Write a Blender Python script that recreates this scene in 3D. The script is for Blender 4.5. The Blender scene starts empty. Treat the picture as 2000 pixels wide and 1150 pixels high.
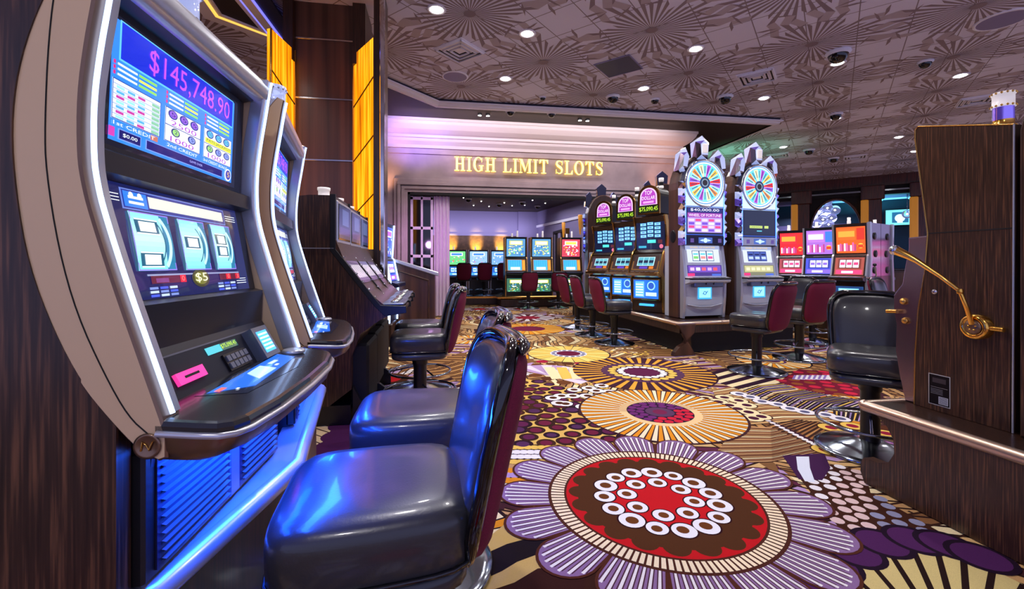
import bpy, math, random
from mathutils import Matrix, Vector
random.seed(7)
SC = bpy.context.scene
COL = SC.collection
PI = math.pi
# ------------------------------------------------------------------ camera maths (photo 2000x1150)
FPX, HOR, CH = 870.0, 517.0, 1.25
TH = math.atan(140/870.0)
SN, CS = math.sin(TH), math.cos(TH)
def ray(px, py):
    r = (px-1000)/FPX; u = (HOR-py)/FPX
    return (SN+r*CS, CS-r*SN, u)
def atz(px, py, z=0.0):
    d = ray(px, py); t = (z-CH)/d[2]
    return (d[0]*t, d[1]*t)
def atY(px, py, Y):
    d = ray(px, py); t = Y/d[1]
    return (d[0]*t, Y, CH+d[2]*t)
def onplane(px, py, p, n):
    d = ray(px, py); t = (p[0]*n[0]+p[1]*n[1])/(d[0]*n[0]+d[1]*n[1])
    return (d[0]*t, d[1]*t, CH+d[2]*t)
def S(r, g, b, k=1.0):
    def f(c):
        c /= 255.0
        return (c/12.92 if c <= .04045 else ((c+.055)/1.055)**2.4)*k
    return (f(r), f(g), f(b))
# ------------------------------------------------------------------ materials
def newmat(name):
    m = bpy.data.materials.new(name); m.use_nodes = True
    nt = m.node_tree; nt.nodes.clear()
    o = nt.nodes.new('ShaderNodeOutputMaterial'); b = nt.nodes.new('ShaderNodeBsdfPrincipled')
    nt.links.new(b.outputs[0], o.inputs[0])
    return m, nt, b
def mat(name, col, rough=.5, metal=0.0, emit=None, es=1.0, coat=0.0, bump=None, var=0.0, vs=8.0, trans=0.0, alpha=None):
    m, nt, b = newmat(name)
    b.inputs['Base Color'].default_value = (*col, 1); b.inputs['Roughness'].default_value = rough
    b.inputs['Metallic'].default_value = metal
    b.inputs['Coat Weight'].default_value = coat; b.inputs['Coat Roughness'].default_value = .08
    if trans: b.inputs['Transmission Weight'].default_value = trans
    if emit:
        b.inputs['Emission Color'].default_value = (*emit, 1); b.inputs['Emission Strength'].default_value = es
    if bump or var:
        tc = nt.nodes.new('ShaderNodeTexCoord'); n = nt.nodes.new('ShaderNodeTexNoise')
        n.inputs['Scale'].default_value = bump[0] if bump else vs; n.inputs['Detail'].default_value = 4
        nt.links.new(tc.outputs['Object'], n.inputs['Vector'])
        if bump:
            bp = nt.nodes.new('ShaderNodeBump'); bp.inputs['Strength'].default_value = bump[1]; bp.inputs['Distance'].default_value = .01
            nt.links.new(n.outputs['Fac'], bp.inputs['Height']); nt.links.new(bp.outputs[0], b.inputs['Normal'])
        if var:
            r = nt.nodes.new('ShaderNodeValToRGB')
            r.color_ramp.elements[0].position = .3; r.color_ramp.elements[1].position = .7
            r.color_ramp.elements[0].color = (*[c*(1-var) for c in col], 1); r.color_ramp.elements[1].color = (*[min(1, c*(1+var)) for c in col], 1)
            nt.links.new(n.outputs['Fac'], r.inputs[0]); nt.links.new(r.outputs[0], b.inputs['Base Color'])
    return m
def streak(name, c0, c1, scale=(60, 60, 2.2), rough=.35, emit=0.0, c2=None, coat=.25, lo=.35, hi=.65, det=5):
    m, nt, b = newmat(name)
    tc = nt.nodes.new('ShaderNodeTexCoord'); mp = nt.nodes.new('ShaderNodeMapping'); mp.inputs['Scale'].default_value = scale
    n = nt.nodes.new('ShaderNodeTexNoise'); n.inputs['Scale'].default_value = 1.0; n.inputs['Detail'].default_value = det
    r = nt.nodes.new('ShaderNodeValToRGB'); e = r.color_ramp.elements
    e[0].position = lo; e[1].position = hi; e[0].color = (*c0, 1); e[1].color = (*c1, 1)
    if c2:
        k = e.new((lo+hi)/2); k.color = (*c2, 1)
    L = nt.links.new
    L(tc.outputs['Object'], mp.inputs[0]); L(mp.outputs[0], n.inputs['Vector']); L(n.outputs['Fac'], r.inputs[0])
    L(r.outputs[0], b.inputs['Base Color']); b.inputs['Roughness'].default_value = rough
    b.inputs['Coat Weight'].default_value = coat; b.inputs['Coat Roughness'].default_value = .15
    if emit:
        L(r.outputs[0], b.inputs['Emission Color']); b.inputs['Emission Strength'].default_value = emit
    return m
def printmat(name, emit=0.0, rough=.8, noise=None, coat=0.0, samp=True):
    m, nt, b = newmat(name); L = nt.links.new
    a = nt.nodes.new('ShaderNodeVertexColor'); a.layer_name = 'Col'
    src = a.outputs[0]
    if noise:
        tc = nt.nodes.new('ShaderNodeTexCoord'); n = nt.nodes.new('ShaderNodeTexNoise'); n.inputs['Scale'].default_value = noise[0]; n.inputs['Detail'].default_value = 3
        L(tc.outputs['Object'], n.inputs['Vector'])
        mr = nt.nodes.new('ShaderNodeMapRange'); mr.inputs['To Min'].default_value = 1-noise[1]; mr.inputs['To Max'].default_value = 1+noise[1]
        L(n.outputs['Fac'], mr.inputs['Value'])
        mx = nt.nodes.new('ShaderNodeVectorMath'); mx.operation = 'SCALE'
        L(src, mx.inputs[0]); L(mr.outputs[0], mx.inputs['Scale']); src = mx.outputs[0]
        bp = nt.nodes.new('ShaderNodeBump'); bp.inputs['Strength'].default_value = .25; bp.inputs['Distance'].default_value = .004
        L(n.outputs['Fac'], bp.inputs['Height']); L(bp.outputs[0], b.inputs['Normal'])
    b.inputs['Roughness'].default_value = rough; b.inputs['Coat Weight'].default_value = coat
    if emit:
        b.inputs['Base Color'].default_value = (.01, .01, .012, 1)
        L(src, b.inputs['Emission Color']); b.inputs['Emission Strength'].default_value = emit
        if not samp: m.cycles.emission_sampling = 'NONE'
    else:
        L(src, b.inputs['Base Color'])
        b.inputs['Specular IOR Level'].default_value = .1
    return m
W = {}
W['wood'] = streak('dark_wood', S(34, 19, 13), S(116, 76, 52), (150, 150, 5.0), .34, c2=S(62, 38, 27), det=7, lo=.3, hi=.72, coat=.1)
W['wood2'] = streak('column_wood', S(56, 35, 28), S(98, 63, 48), (9, 9, .25), .3)
W['plat'] = streak('platform_wood', S(24, 14, 10), S(66, 38, 26), (120, 120, 4.0), .35)
W['onyx'] = streak('lit_onyx', S(120, 50, 0), S(255, 205, 50), (26, 26, .8), .25, emit=1.15, c2=S(250, 150, 8), lo=.28, hi=.72, det=3)
W['champ'] = mat('champagne_metal', S(228, 194, 152), .42, .12)
W['silver'] = mat('silver_metal', S(205, 206, 216), .28, .6)
W['chrome'] = mat('chrome', S(220, 222, 228), .1, 1.0)
W['dchrome'] = mat('smoked_chrome', S(150, 158, 170), .14, 1.0)
W['brass'] = mat('brass', S(214, 166, 88), .2, 1.0)
W['gold'] = mat('gold', S(255, 196, 90), .18, 1.0)
W['bronze'] = mat('bronze_trim', S(140, 112, 92), .3, .8)
W['black'] = mat('black_plastic', S(20, 20, 23), .35)
W['gloss'] = mat('black_lacquer', S(10, 10, 13), .08, coat=.6)
W['dark'] = mat('dark_void', S(14, 11, 13), .7)
W['leather'] = mat('black_leather', S(52, 52, 55), .3, bump=(160, .05), coat=.3)
W['velvet'] = mat('burgundy_velvet', S(116, 10, 52), .8, bump=(300, .1), var=.2, vs=30)
W['led'] = mat('white_led', (.9, .95, 1), .4, emit=S(160, 195, 255), es=2.4)
W['blueled'] = mat('blue_led', (.1, .2, 1), .4, emit=(.04, .16, 1.0), es=14)
W['glass'] = mat('dark_glass', S(8, 9, 14), .05, coat=.5)
W['crystal'] = mat('crystal', S(235, 238, 250), .06, .5, emit=S(170, 190, 250), es=.5)  # emission put in so the crystal facets seem to sparkle
W['polish'] = mat('polished_metal', S(164, 144, 158), .22, .95)
W['railbronze'] = mat('pale_bronze_rail', S(214, 186, 164), .28, .85)
W['purplecrystal'] = mat('purple_mirror', S(190, 170, 255), .1, .85, emit=S(90, 60, 220), es=.22)
W['lamp'] = mat('lamp_white', (.9, .9, .9), .3, emit=(1, .96, .9), es=22)
W['lampdim'] = mat('frosted_lamp', S(235, 225, 225), .3, emit=(1, .9, .85), es=.35)
W['white'] = mat('white_paint', S(242, 242, 255), .5)
W['stone'] = mat('wall_stone', S(168, 148, 150), .6, var=.16, vs=2.2)
W['plaster'] = mat('cornice_plaster', S(205, 190, 190), .55)
W['basestone'] = mat('column_marble', S(120, 98, 80), .25, var=.35, vs=14)
W['soffit'] = mat('soffit_paint', S(44, 33, 28), .6)
W['navy'] = mat('navy_trim', S(22, 24, 62), .4)
W['lav'] = mat('lavender_wall', S(140, 132, 172), .6)
W['maroon'] = mat('maroon_wall', S(96, 68, 46), .6, var=.35, vs=9)
W['pink'] = mat('pink_lens', S(240, 60, 150), .3, emit=S(245, 60, 160), es=.8)
W['redb'] = mat('red_button', S(220, 30, 70), .2, emit=S(240, 30, 80), es=.7)
W['cream'] = mat('cream_plastic', S(215, 212, 190), .4, emit=S(215, 215, 190), es=.35)
W['bluelens'] = mat('blue_lens', S(70, 160, 255), .2, emit=S(60, 170, 255), es=1.2)
W['bluepaint'] = mat('grey_metal_door', S(120, 128, 150), .3, .6)
W['signgold'] = mat('sign_gold', S(255, 226, 120), .3, emit=S(255, 238, 130), es=1.5)
W['signedge'] = mat('sign_edge', S(190, 140, 40), .3, .6, emit=S(235, 185, 30), es=.6)
W['cherry'] = streak('cherry_wood', S(40, 14, 10), S(104, 40, 24), (40, 40, 1.5), .3)
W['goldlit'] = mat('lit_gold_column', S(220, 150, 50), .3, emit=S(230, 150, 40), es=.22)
W['curtain'] = mat('white_curtain', S(216, 196, 216), .7)
W['globe'] = mat('blown_glass_globe', S(220, 225, 250), .03, 0, trans=.85, emit=S(170, 180, 255), es=.12)
W['globe'].node_tree.nodes['Principled BSDF'].inputs['IOR'].default_value = 1.12
W['bulb'] = mat('warm_bulb', (1, .8, .5), .3, emit=(1, .8, .5), es=8)
W['print'] = printmat('printed_art', 0, .5)
W['carpet'] = printmat('carpet_pile', 0, .95, noise=(420, .28))
W['ceilprint'] = printmat('ceiling_print', 0, .7)
W['screen'] = printmat('lit_screen', 1.15, .15, coat=.4)
W['screenfar'] = printmat('lit_screen_far', 1.45, .3, samp=False)
W['shell'] = mat('dark_blue_shell', S(24, 28, 44), .3)  # black body; blue glow from the screens is put into its colour
W['deck'] = mat('satin_deck', S(38, 38, 44), .22, coat=.35)
W['cabinet'] = mat('pale_grey_metal', S(216, 222, 236), .3, .25)
W['covewarm'] = mat('warm_cove_light', (.9, .6, .2), .4, emit=S(250, 190, 80), es=1.1)
W['coveblue'] = mat('blue_cove_light', (.3, .3, .9), .4, emit=S(110, 110, 255), es=1.3)
W['edgeblue'] = mat('blue_edge_light', (.2, .3, 1), .4, emit=S(80, 130, 255), es=3.0)
W['teal'] = mat('teal_panel', S(30, 70, 90), .4)
W['scoop'] = mat('scallop_paper', S(120, 84, 40), .5, var=.4, vs=9)
# ------------------------------------------------------------------ mesh builder
class MB:
    def __init__(s, T=None): s.v = []; s.f = []; s.m = []; s.sm = []; s.c = []; s.T = T
    def add(s, vs, fs, m='x', smooth=False, col=None):
        b = len(s.v)
        if s.T is not None: vs = [tuple(s.T @ Vector(p)) for p in vs]
        s.v += vs
        for f in fs:
            s.f.append(tuple(i+b for i in f)); s.m.append(m); s.sm.append(smooth); s.c.append(col)
    def box(s, x0, x1, y0, y1, z0, z1, m='x', b=0.0, T=None):
        b = min(b, (x1-x0)*.45, (y1-y0)*.45, (z1-z0)*.45)
        if b <= 0:
            v = [(x0, y0, z0), (x1, y0, z0), (x1, y1, z0), (x0, y1, z0), (x0, y0, z1), (x1, y0, z1), (x1, y1, z1), (x0, y1, z1)]
            fs = [(3, 2, 1, 0), (4, 5, 6, 7), (0, 1, 5, 4), (1, 2, 6, 5), (2, 3, 7, 6), (3, 0, 4, 7)]
        else:
            X = (x0, x1); Y = (y0, y1); Z = (z0, z1); v = []; idx = {}
            for i in (0, 1):
                for j in (0, 1):
                    for k in (0, 1):
                        sx, sy, sz = (1 if i == 0 else -1), (1 if j == 0 else -1), (1 if k == 0 else -1)
                        for a in range(3):
                            p = [X[i]+sx*b, Y[j]+sy*b, Z[k]+sz*b]; p[a] = (X[i], Y[j], Z[k])[a]
                            idx[i, j, k, a] = len(v); v.append(tuple(p))
            fs = []
            for a in range(3):
                o = [q for q in range(3) if q != a]
                for e in (0, 1):
                    q = []
                    for (p, r) in ((0, 0), (1, 0), (1, 1), (0, 1)):
                        c = [0, 0, 0]; c[a] = e; c[o[0]] = p; c[o[1]] = r; q.append(idx[(*c, a)])
                    fs.append(tuple(q))
                for p in (0, 1):
                    for r in (0, 1):
                        c0 = [0, 0, 0]; c0[o[0]] = p; c0[o[1]] = r; c1 = list(c0); c1[a] = 1
                        fs.append((idx[(*c0, o[0])], idx[(*c1, o[0])], idx[(*c1, o[1])], idx[(*c0, o[1])]))
            for i in (0, 1):
                for j in (0, 1):
                    for k in (0, 1): fs.append((idx[i, j, k, 0], idx[i, j, k, 1], idx[i, j, k, 2]))
        if T is not None: v = [tuple(T @ Vector(p)) for p in v]
        s.add(v, fs, m)
    def lathe(s, prof, n=24, m='x', T=None, smooth=True, cap=True):
        v = []; fs = []
        for r, z in prof:
            for k in range(n):
                a = 2*PI*k/n; v.append((r*math.cos(a), r*math.sin(a), z))
        for i in range(len(prof)-1):
            for k in range(n):
                k2 = (k+1) % n; fs.append((i*n+k, i*n+k2, (i+1)*n+k2, (i+1)*n+k))
        if T is not None: v = [tuple(T @ Vector(p)) for p in v]
        s.add(v, fs, m, smooth)
        if cap:
            if prof[0][0] > 1e-6: s.add(v[:n], [tuple(range(n))[::-1]], m)
            if prof[-1][0] > 1e-6: s.add(v[-n:], [tuple(range(n))], m)
    def tube(s, pts, r, n=10, m='x', closed=False, cap=True):
        P = [Vector(p) for p in pts]; N = len(P)
        R = r if isinstance(r, (list, tuple)) else [r]*N
        v = []; fs = []; ref = None
        for i in range(N):
            t = (P[(i+1) % N]-P[i-1]) if closed else (P[min(i+1, N-1)]-P[max(i-1, 0)])
            t.normalize()
            if ref is None:
                ref = Vector((0, 0, 1)) if abs(t.z) < .9 else Vector((1, 0, 0))
            a = (ref - t*ref.dot(t)); a.normalize(); ref = a; b = t.cross(a)
            for k in range(n):
                q = 2*PI*k/n; v.append(tuple(P[i]+(a*math.cos(q)+b*math.sin(q))*R[i]))
        for i in range(N if closed else N-1):
            j = (i+1) % N
            for k in range(n):
                k2 = (k+1) % n; fs.append((i*n+k, i*n+k2, j*n+k2, j*n+k))
        s.add(v, fs, m, True)
        if cap and not closed:
            s.add(v[:n], [tuple(range(n))[::-1]], m); s.add(v[-n:], [tuple(range(n))], m)
    def prism(s, poly, a0, a1, fmap, m='x', mside=None, smooth=False, b=0.0):
        """poly 2d, extruded from a0 to a1; fmap(u, v, a) -> xyz"""
        n = len(poly)
        if b:
            q = offset(poly, -b); sg = 1 if a1 > a0 else -1
            rings = [(q, a0), (poly, a0+sg*b), (poly, a1-sg*b), (q, a1)]
        else: rings = [(poly, a0), (poly, a1)]
        v = [fmap(p[0], p[1], a) for pl, a in rings for p in pl]; fs = []
        for r in range(len(rings)-1):
            for k in range(n):
                k2 = (k+1) % n; fs.append((r*n+k, r*n+k2, (r+1)*n+k2, (r+1)*n+k))
        s.add(v, fs, mside or m, smooth)
        s.add(v[:n], [tuple(range(n))[::-1]], m); s.add(v[-n:], [tuple(range(n))], m)
    def grid(s, f, nu, nv, m='x', smooth=True):
        v = [f(i/nu, j/nv) for j in range(nv+1) for i in range(nu+1)]
        fs = [(j*(nu+1)+i, j*(nu+1)+i+1, (j+1)*(nu+1)+i+1, (j+1)*(nu+1)+i) for j in range(nv) for i in range(nu)]
        s.add(v, fs, m, smooth)
    def quad(s, a, b, c, d, m='x'): s.add([a, b, c, d], [(0, 1, 2, 3)], m)
    def mesh(s, name):
        me = bpy.data.meshes.new(name); me.from_pydata(s.v, [], s.f)
        names = []
        for k in s.m:
            if k not in names: names.append(k)
        for k in names: me.materials.append(W[k])
        ix = {k: i for i, k in enumerate(names)}
        me.polygons.foreach_set('material_index', [ix[k] for k in s.m])
        me.polygons.foreach_set('use_smooth', s.sm)
        if any(c is not None for c in s.c):
            at = me.color_attributes.new('Col', 'FLOAT_COLOR', 'CORNER'); buf = []
            for f, c in zip(s.f, s.c):
                c = c or (0, 0, 0)
                for _ in f: buf += [c[0], c[1], c[2], 1.0]
            at.data.foreach_set('color', buf)
        me.update(); return me
    def build(s, name, parent=None, loc=None, rotz=0.0, label=None):
        o = bpy.data.objects.new(name, s.mesh(name)); COL.objects.link(o)
        if parent: o.parent = parent
        if loc: o.location = loc
        o.rotation_euler = (0, 0, rotz)
        if label: o['label'] = label
        return o
def offset(poly, d):
    n = len(poly); A = sum(poly[i][0]*poly[(i+1) % n][1]-poly[(i+1) % n][0]*poly[i][1] for i in range(n))
    sg = 1 if A > 0 else -1; out = []
    for i in range(n):
        p0, p1, p2 = poly[i-1], poly[i], poly[(i+1) % n]
        e1 = (p1[0]-p0[0], p1[1]-p0[1]); e2 = (p2[0]-p1[0], p2[1]-p1[1])
        l1 = math.hypot(*e1) or 1e-9; l2 = math.hypot(*e2) or 1e-9
        n1 = (e1[1]/l1*sg, -e1[0]/l1*sg); n2 = (e2[1]/l2*sg, -e2[0]/l2*sg)
        bx, by = n1[0]+n2[0], n1[1]+n2[1]; k = max(.35, (bx*bx+by*by)/2)
        out.append((p1[0]+bx*d/k, p1[1]+by*d/k))
    return out
def tag(o, label=None, cat=None, group=None, kind=None):
    if label: o['label'] = label
    if cat: o['category'] = cat
    if group: o['group'] = group
    if kind: o['kind'] = kind
    return o
def thing(name, label, cat, loc=(0, 0, 0), rotz=0.0, group=None):
    o = bpy.data.objects.new(name, None); COL.objects.link(o); o.empty_display_size = .1
    o.location = loc; o.rotation_euler = (0, 0, rotz)
    return tag(o, label, cat, group)
def struct(name, mb, label=None):
    o = mb.build(name); o['kind'] = 'structure'
    if label: o['label'] = label
    return o
def kids(o): return [c for c in bpy.data.objects if c.parent == o]
def dup(root, loc, rotz, label, group=None):
    def cp(o, par):
        c = o.copy(); COL.objects.link(c); c.parent = par
        for k in kids(o): cp(k, c)
        return c
    r = cp(root, None); r.location = loc; r.rotation_euler = (0, 0, rotz); r['label'] = label
    if group: r['group'] = group
    return r
# ------------------------------------------------------------------ flat artwork
_tx = {}
def glyphs(s):
    if s in _tx: return _tx[s]
    cu = bpy.data.curves.new('t', 'FONT'); cu.body = s; cu.resolution_u = 2
    o = bpy.data.objects.new('t', cu); COL.objects.link(o)
    dg = bpy.context.evaluated_depsgraph_get(); me = o.evaluated_get(dg).to_mesh()
    V = [(v.co.x, v.co.y) for v in me.vertices]; Fc = [tuple(p.vertices) for p in me.polygons]
    o.evaluated_get(dg).to_mesh_clear(); bpy.data.objects.remove(o); bpy.data.curves.remove(cu)
    xs = [p[0] for p in V] or [0, 1]; ys = [p[1] for p in V] or [0, 1]
    _tx[s] = (V, Fc, min(xs), max(xs), min(ys), max(ys)); return _tx[s]
class Art:
    def __init__(s): s.p = []
    def poly(s, pts, c, l=1): s.p.append((pts, c, l))
    def rect(s, x0, y0, x1, y1, c, l=1): s.poly([(x0, y0), (x1, y0), (x1, y1), (x0, y1)], c, l)
    def circ(s, x, y, r, c, l=1, n=18, ry=None):
        ry = ry or r; s.poly([(x+r*math.cos(2*PI*k/n), y+ry*math.sin(2*PI*k/n)) for k in range(n)], c, l)
    def ring(s, x, y, r0, r1, c, l=1, n=40, a0=0.0, a1=2*PI):
        for k in range(n):
            a = a0+(a1-a0)*k/n; b = a0+(a1-a0)*(k+1)/n
            s.poly([(x+r0*math.cos(a), y+r0*math.sin(a)), (x+r1*math.cos(a), y+r1*math.sin(a)), (x+r1*math.cos(b), y+r1*math.sin(b)), (x+r0*math.cos(b), y+r0*math.sin(b))], c, l)
    def line(s, p, q, w, c, l=1, w2=None):
        w2 = w if w2 is None else w2
        dx, dy = q[0]-p[0], q[1]-p[1]; L = math.hypot(dx, dy) or 1e-9; nx, ny = -dy/L/2, dx/L/2
        s.poly([(p[0]+nx*w, p[1]+ny*w), (p[0]-nx*w, p[1]-ny*w), (q[0]-nx*w2, q[1]-ny*w2), (q[0]+nx*w2, q[1]+ny*w2)], c, l)
    def frame(s, x0, y0, x1, y1, w, c, l=1):
        s.rect(x0, y0, x1, y0+w, c, l); s.rect(x0, y1-w, x1, y1, c, l); s.rect(x0, y0, x0+w, y1, c, l); s.rect(x1-w, y0, x1, y1, c, l)
    def text(s, t, x0, y0, x1, y1, c, l=2):
        V, Fc, a, b, d, e = glyphs(t)
        kx = (x1-x0)/((b-a) or 1); ky = (y1-y0)/((e-d) or 1)
        for f in Fc: s.poly([(x0+(V[i][0]-a)*kx, y0+(V[i][1]-d)*ky) for i in f], c, l)
    def put(s, mb, fmap, m):
        for i, (pts, c, l) in enumerate(s.p):
            l += (i % 199)/1000
            mb.add([fmap(u, v, l) for u, v in pts], [tuple(range(len(pts)))], m, False, c)
def panelmap(P, U, V, eps=.0006):
    """artwork metres -> 3d: origin P, unit axes U and V"""
    P, U, V = Vector(P), Vector(U).normalized(), Vector(V).normalized(); N = U.cross(V)
    return lambda u, v, l: tuple(P+U*u+V*v+N*(eps*l))
RZ = lambda a: Matrix.Rotation(a, 4, 'Z')
TR = lambda x, y, z: Matrix.Translation((x, y, z))
# ================================================================== FLOOR (patterned carpet)
cream, yell, oran = S(246, 226, 176), S(240, 196, 92), S(232, 148, 36)
purp, lave, whit = S(86, 40, 92), S(186, 152, 198), S(244, 238, 240)
brow, redc, dark = S(84, 44, 22), S(204, 28, 36), S(36, 20, 30)
tanc, plum, cher = S(196, 150, 98), S(110, 30, 70), S(190, 40, 66)
A = Art(); fl = lambda x, y: atz(x, y, 0)
def inside(p, poly):
    c = False; n = len(poly)
    for i in range(n):
        a, b = poly[i], poly[i-1]
        if (a[1] > p[1]) != (b[1] > p[1]) and p[0] < (b[0]-a[0])*(p[1]-a[1])/(b[1]-a[1])+a[0]: c = not c
    return c
def dots(poly, sp, fn, l, jit=.12, ry=1.0):
    xs = [p[0] for p in poly]; ys = [p[1] for p in poly]; j = 0; y = min(ys)
    while y < max(ys):
        x = min(xs)+(sp/2 if j % 2 else 0); i = 0
        while x < max(xs):
            q = (x+random.uniform(-jit, jit)*sp, y+random.uniform(-jit, jit)*sp)
            if inside(q, poly): fn(q[0], q[1], i, j, l)
            x += sp; i += 1
        y += sp*.87; j += 1
def fan(a0, a1, b0, b1, n, cols, l, edge=dark, w=.012, bow=0.0):
    """stripes between side a0->b0 and side a1->b1"""
    for k in range(n):
        t0, t1 = k/n, (k+1)/n
        lp = lambda p, q, t: (p[0]+(q[0]-p[0])*t, p[1]+(q[1]-p[1])*t)
        pA0, pA1, pB0, pB1 = lp(a0, a1, t0), lp(a0, a1, t1), lp(b0, b1, t0), lp(b0, b1, t1)
        dx, dy = b0[0]-a0[0], b0[1]-a0[1]; L = math.hypot(dx, dy) or 1; nx, ny = -dy/L*bow, dx/L*bow
        m0 = ((pA0[0]+pB0[0])/2+nx, (pA0[1]+pB0[1])/2+ny); m1 = ((pA1[0]+pB1[0])/2+nx, (pA1[1]+pB1[1])/2+ny)
        c = cols[k % len(cols)]
        A.poly([pA0, m0, m1, pA1], c, l); A.poly([m0, pB0, pB1, m1], c, l)
        if edge: A.line(pA0, m0, w, edge, l+1); A.line(m0, pB0, w, edge, l+1)
def sun(cx, cy, R, Ri, n, ca, cb, l, edge=dark, fade=None, off=0.0):
    A.circ(cx, cy, R+.02, edge, l, 64)
    for k in range(n):
        a, b = off+2*PI*k/n, off+2*PI*(k+1)/n
        A.poly([(cx+Ri*math.cos(a), cy+Ri*math.sin(a)), (cx+R*math.cos(a), cy+R*math.sin(a)), (cx+R*math.cos(b), cy+R*math.sin(b)), (cx+Ri*math.cos(b), cy+Ri*math.sin(b))], ca if k % 2 else cb, l+1)
        A.line((cx+Ri*math.cos(a), cy+Ri*math.sin(a)), (cx+R*math.cos(a), cy+R*math.sin(a)), .004, edge, l+2, .012)
    if fade: A.ring(cx, cy, Ri, Ri+(R-Ri)*.25, fade, l+2, 48)
def donut(x, y, r, l, co=whit, ci=brow, ed=dark):
    A.circ(x, y, r*1.14, ed, l, 22); A.circ(x, y, r, co, l+1, 22); A.circ(x+random.uniform(-.1, .1)*r, y+random.uniform(-.1, .1)*r, r*.5, ci, l+2, 16)
# far field: a regular cloth of suns, dotted bands and striped leaves everywhere the photo does not detail
A.rect(-12, -4, 22, 24, S(132, 92, 56), 0)
for j in range(-3, 24):
    for i in range(-6, 18):
        x, y, a = i*.8+random.uniform(-.1, .1), j*.75+random.uniform(-.1, .1), random.uniform(0, PI); c, s = math.cos(a)*.46, math.sin(a)*.46
        R = lambda u, v: (x+u*c-v*s, y+u*s+v*c)
        fan(R(-1, -.8), R(1, -.8), R(-.8, .9), R(.8, .9), 12, random.choice([[tanc, S(150, 106, 66), cream], [S(70, 34, 40), S(206, 160, 104)], [S(190, 140, 84), S(126, 84, 50)], [S(96, 40, 66), S(214, 176, 120), lave]]), .1, S(50, 28, 24), .016, .1)
for j in range(-3, 20):
    for i in range(-9, 18):
        x, y = i*1.25+(.62 if j % 2 else 0)+random.uniform(-.2, .2), j*1.05+random.uniform(-.2, .2)
        k = random.random()
        if k < .3:
            sun(x, y, .42, .16, 36, oran, cream, 1); A.circ(x, y, .16, purp, 4, 24); A.ring(x, y, .09, .13, yell, 5, 20)
        elif k < .5:
            for q in range(14): A.line((x, y), (x+.5*math.cos(q*.45), y+.5*math.sin(q*.45)), .02, lave if q % 2 else whit, 1, .13)
            A.circ(x, y, .26, brow, 2, 24); A.circ(x, y, .17, redc, 3, 20)
        elif k < .75:
            for q in range(26): donut(x+random.uniform(-.55, .55), y+random.uniform(-.5, .5), random.uniform(.035, .07), 1, random.choice([yell, cream, tanc]), random.choice([plum, purp, brow]))
        else:
            a = random.uniform(0, PI); c, s = math.cos(a), math.sin(a); R = lambda u, v: (x+u*c-v*s, y+u*s+v*c)
            fan(R(-.5, -.35), R(.5, -.35), R(-.5, .35), R(.5, .35), 10, [tanc, S(222, 180, 120), cream, S(140, 96, 60)], 1, S(60, 34, 24), .015, .1)
# left of the yellow sun: plum dots on gold
reg = [fl(*p) for p in [(1000, 866), (1240, 868), (1180, 800), (1130, 760), (1010, 735)]]
A.poly(reg, S(226, 184, 96), 6)
def pd(x, y, i, j, l):
    r = random.uniform(.06, .088)
    A.circ(x, y, r, random.choice([S(58, 30, 26), S(44, 20, 34), S(70, 38, 24)]), l, 20); A.circ(x, y, r*.62, random.choice([S(98, 34, 74), S(84, 44, 84), S(112, 30, 60)]), l+1, 16)
dots(reg, .155, pd, 7)
reg = [fl(*p) for p in [(1040, 742), (1160, 752), (1140, 700), (1050, 700)]]
dots(reg, .2, lambda x, y, i, j, l: A.circ(x, y, .08, random.choice([S(90, 48, 26), S(170, 30, 60), S(110, 64, 34)]), l, 18), 7)
for q in range(6):
    A.poly([fl(1062+q*24, 716+q*.5), fl(1082+q*24, 716+q*.5), fl(1100+q*20, 738), fl(1078+q*20, 740)], [cream, yell][q % 2], 8)
for p in [(1103, 787), (1140, 793), (1118, 772), (1147, 772), (1096, 772), (1122, 760), (1165, 762), (1150, 757), (1175, 752), (1092, 786), (1080, 776), (1190, 764)]:
    donut(*fl(*p), .074, 9)
# striped brown and gold bands at the lower edge by the stool
for n_, (pts, c) in enumerate([([(930, 1150), (1010, 1100), (1110, 1060), (1080, 1012), (990, 1018), (900, 1090)], S(214, 178, 104)), ([(990, 1060), (1120, 1025), (1110, 1055), (960, 1122), (900, 1150), (900, 1100)], S(32, 22, 30)), ([(1060, 1092), (1180, 1080), (1240, 1150), (960, 1150)], S(60, 30, 22)), ([(1010, 1095), (1110, 1058), (1140, 1078), (1020, 1130), (960, 1150), (920, 1150)], S(218, 182, 110)), ([(1050, 1108), (1150, 1095), (1140, 1150), (980, 1150)], S(58, 28, 24))]):
    A.poly([fl(*p) for p in pts], c, 6+n_)
A.circ(*fl(1200, 1136), .055, S(140, 40, 120), 11)
# dotted ribbon rows
rows = [(872, yell, 16), (881, whit, 18), (890, whit, 18), (900, yell, 17), (909, tanc, 16), (917, oran, 14), (926, lave, 12), (936, oran, 10), (948, whit, 9), (960, whit, 8)]
A.poly([fl(*p) for p in [(985, 866), (1215, 868), (1130, 905), (1050, 960), (985, 975)]], S(58, 32, 26), 6)
for y, c, n in rows:
    for k in range(n+6):
        x = 990+k*(13.5 if y < 905 else 15)+(6 if int(y) % 2 else 0)
        if x < 1200-(y-866)*1.6: A.circ(*fl(x, y), .034, c, 8, 14)
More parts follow.
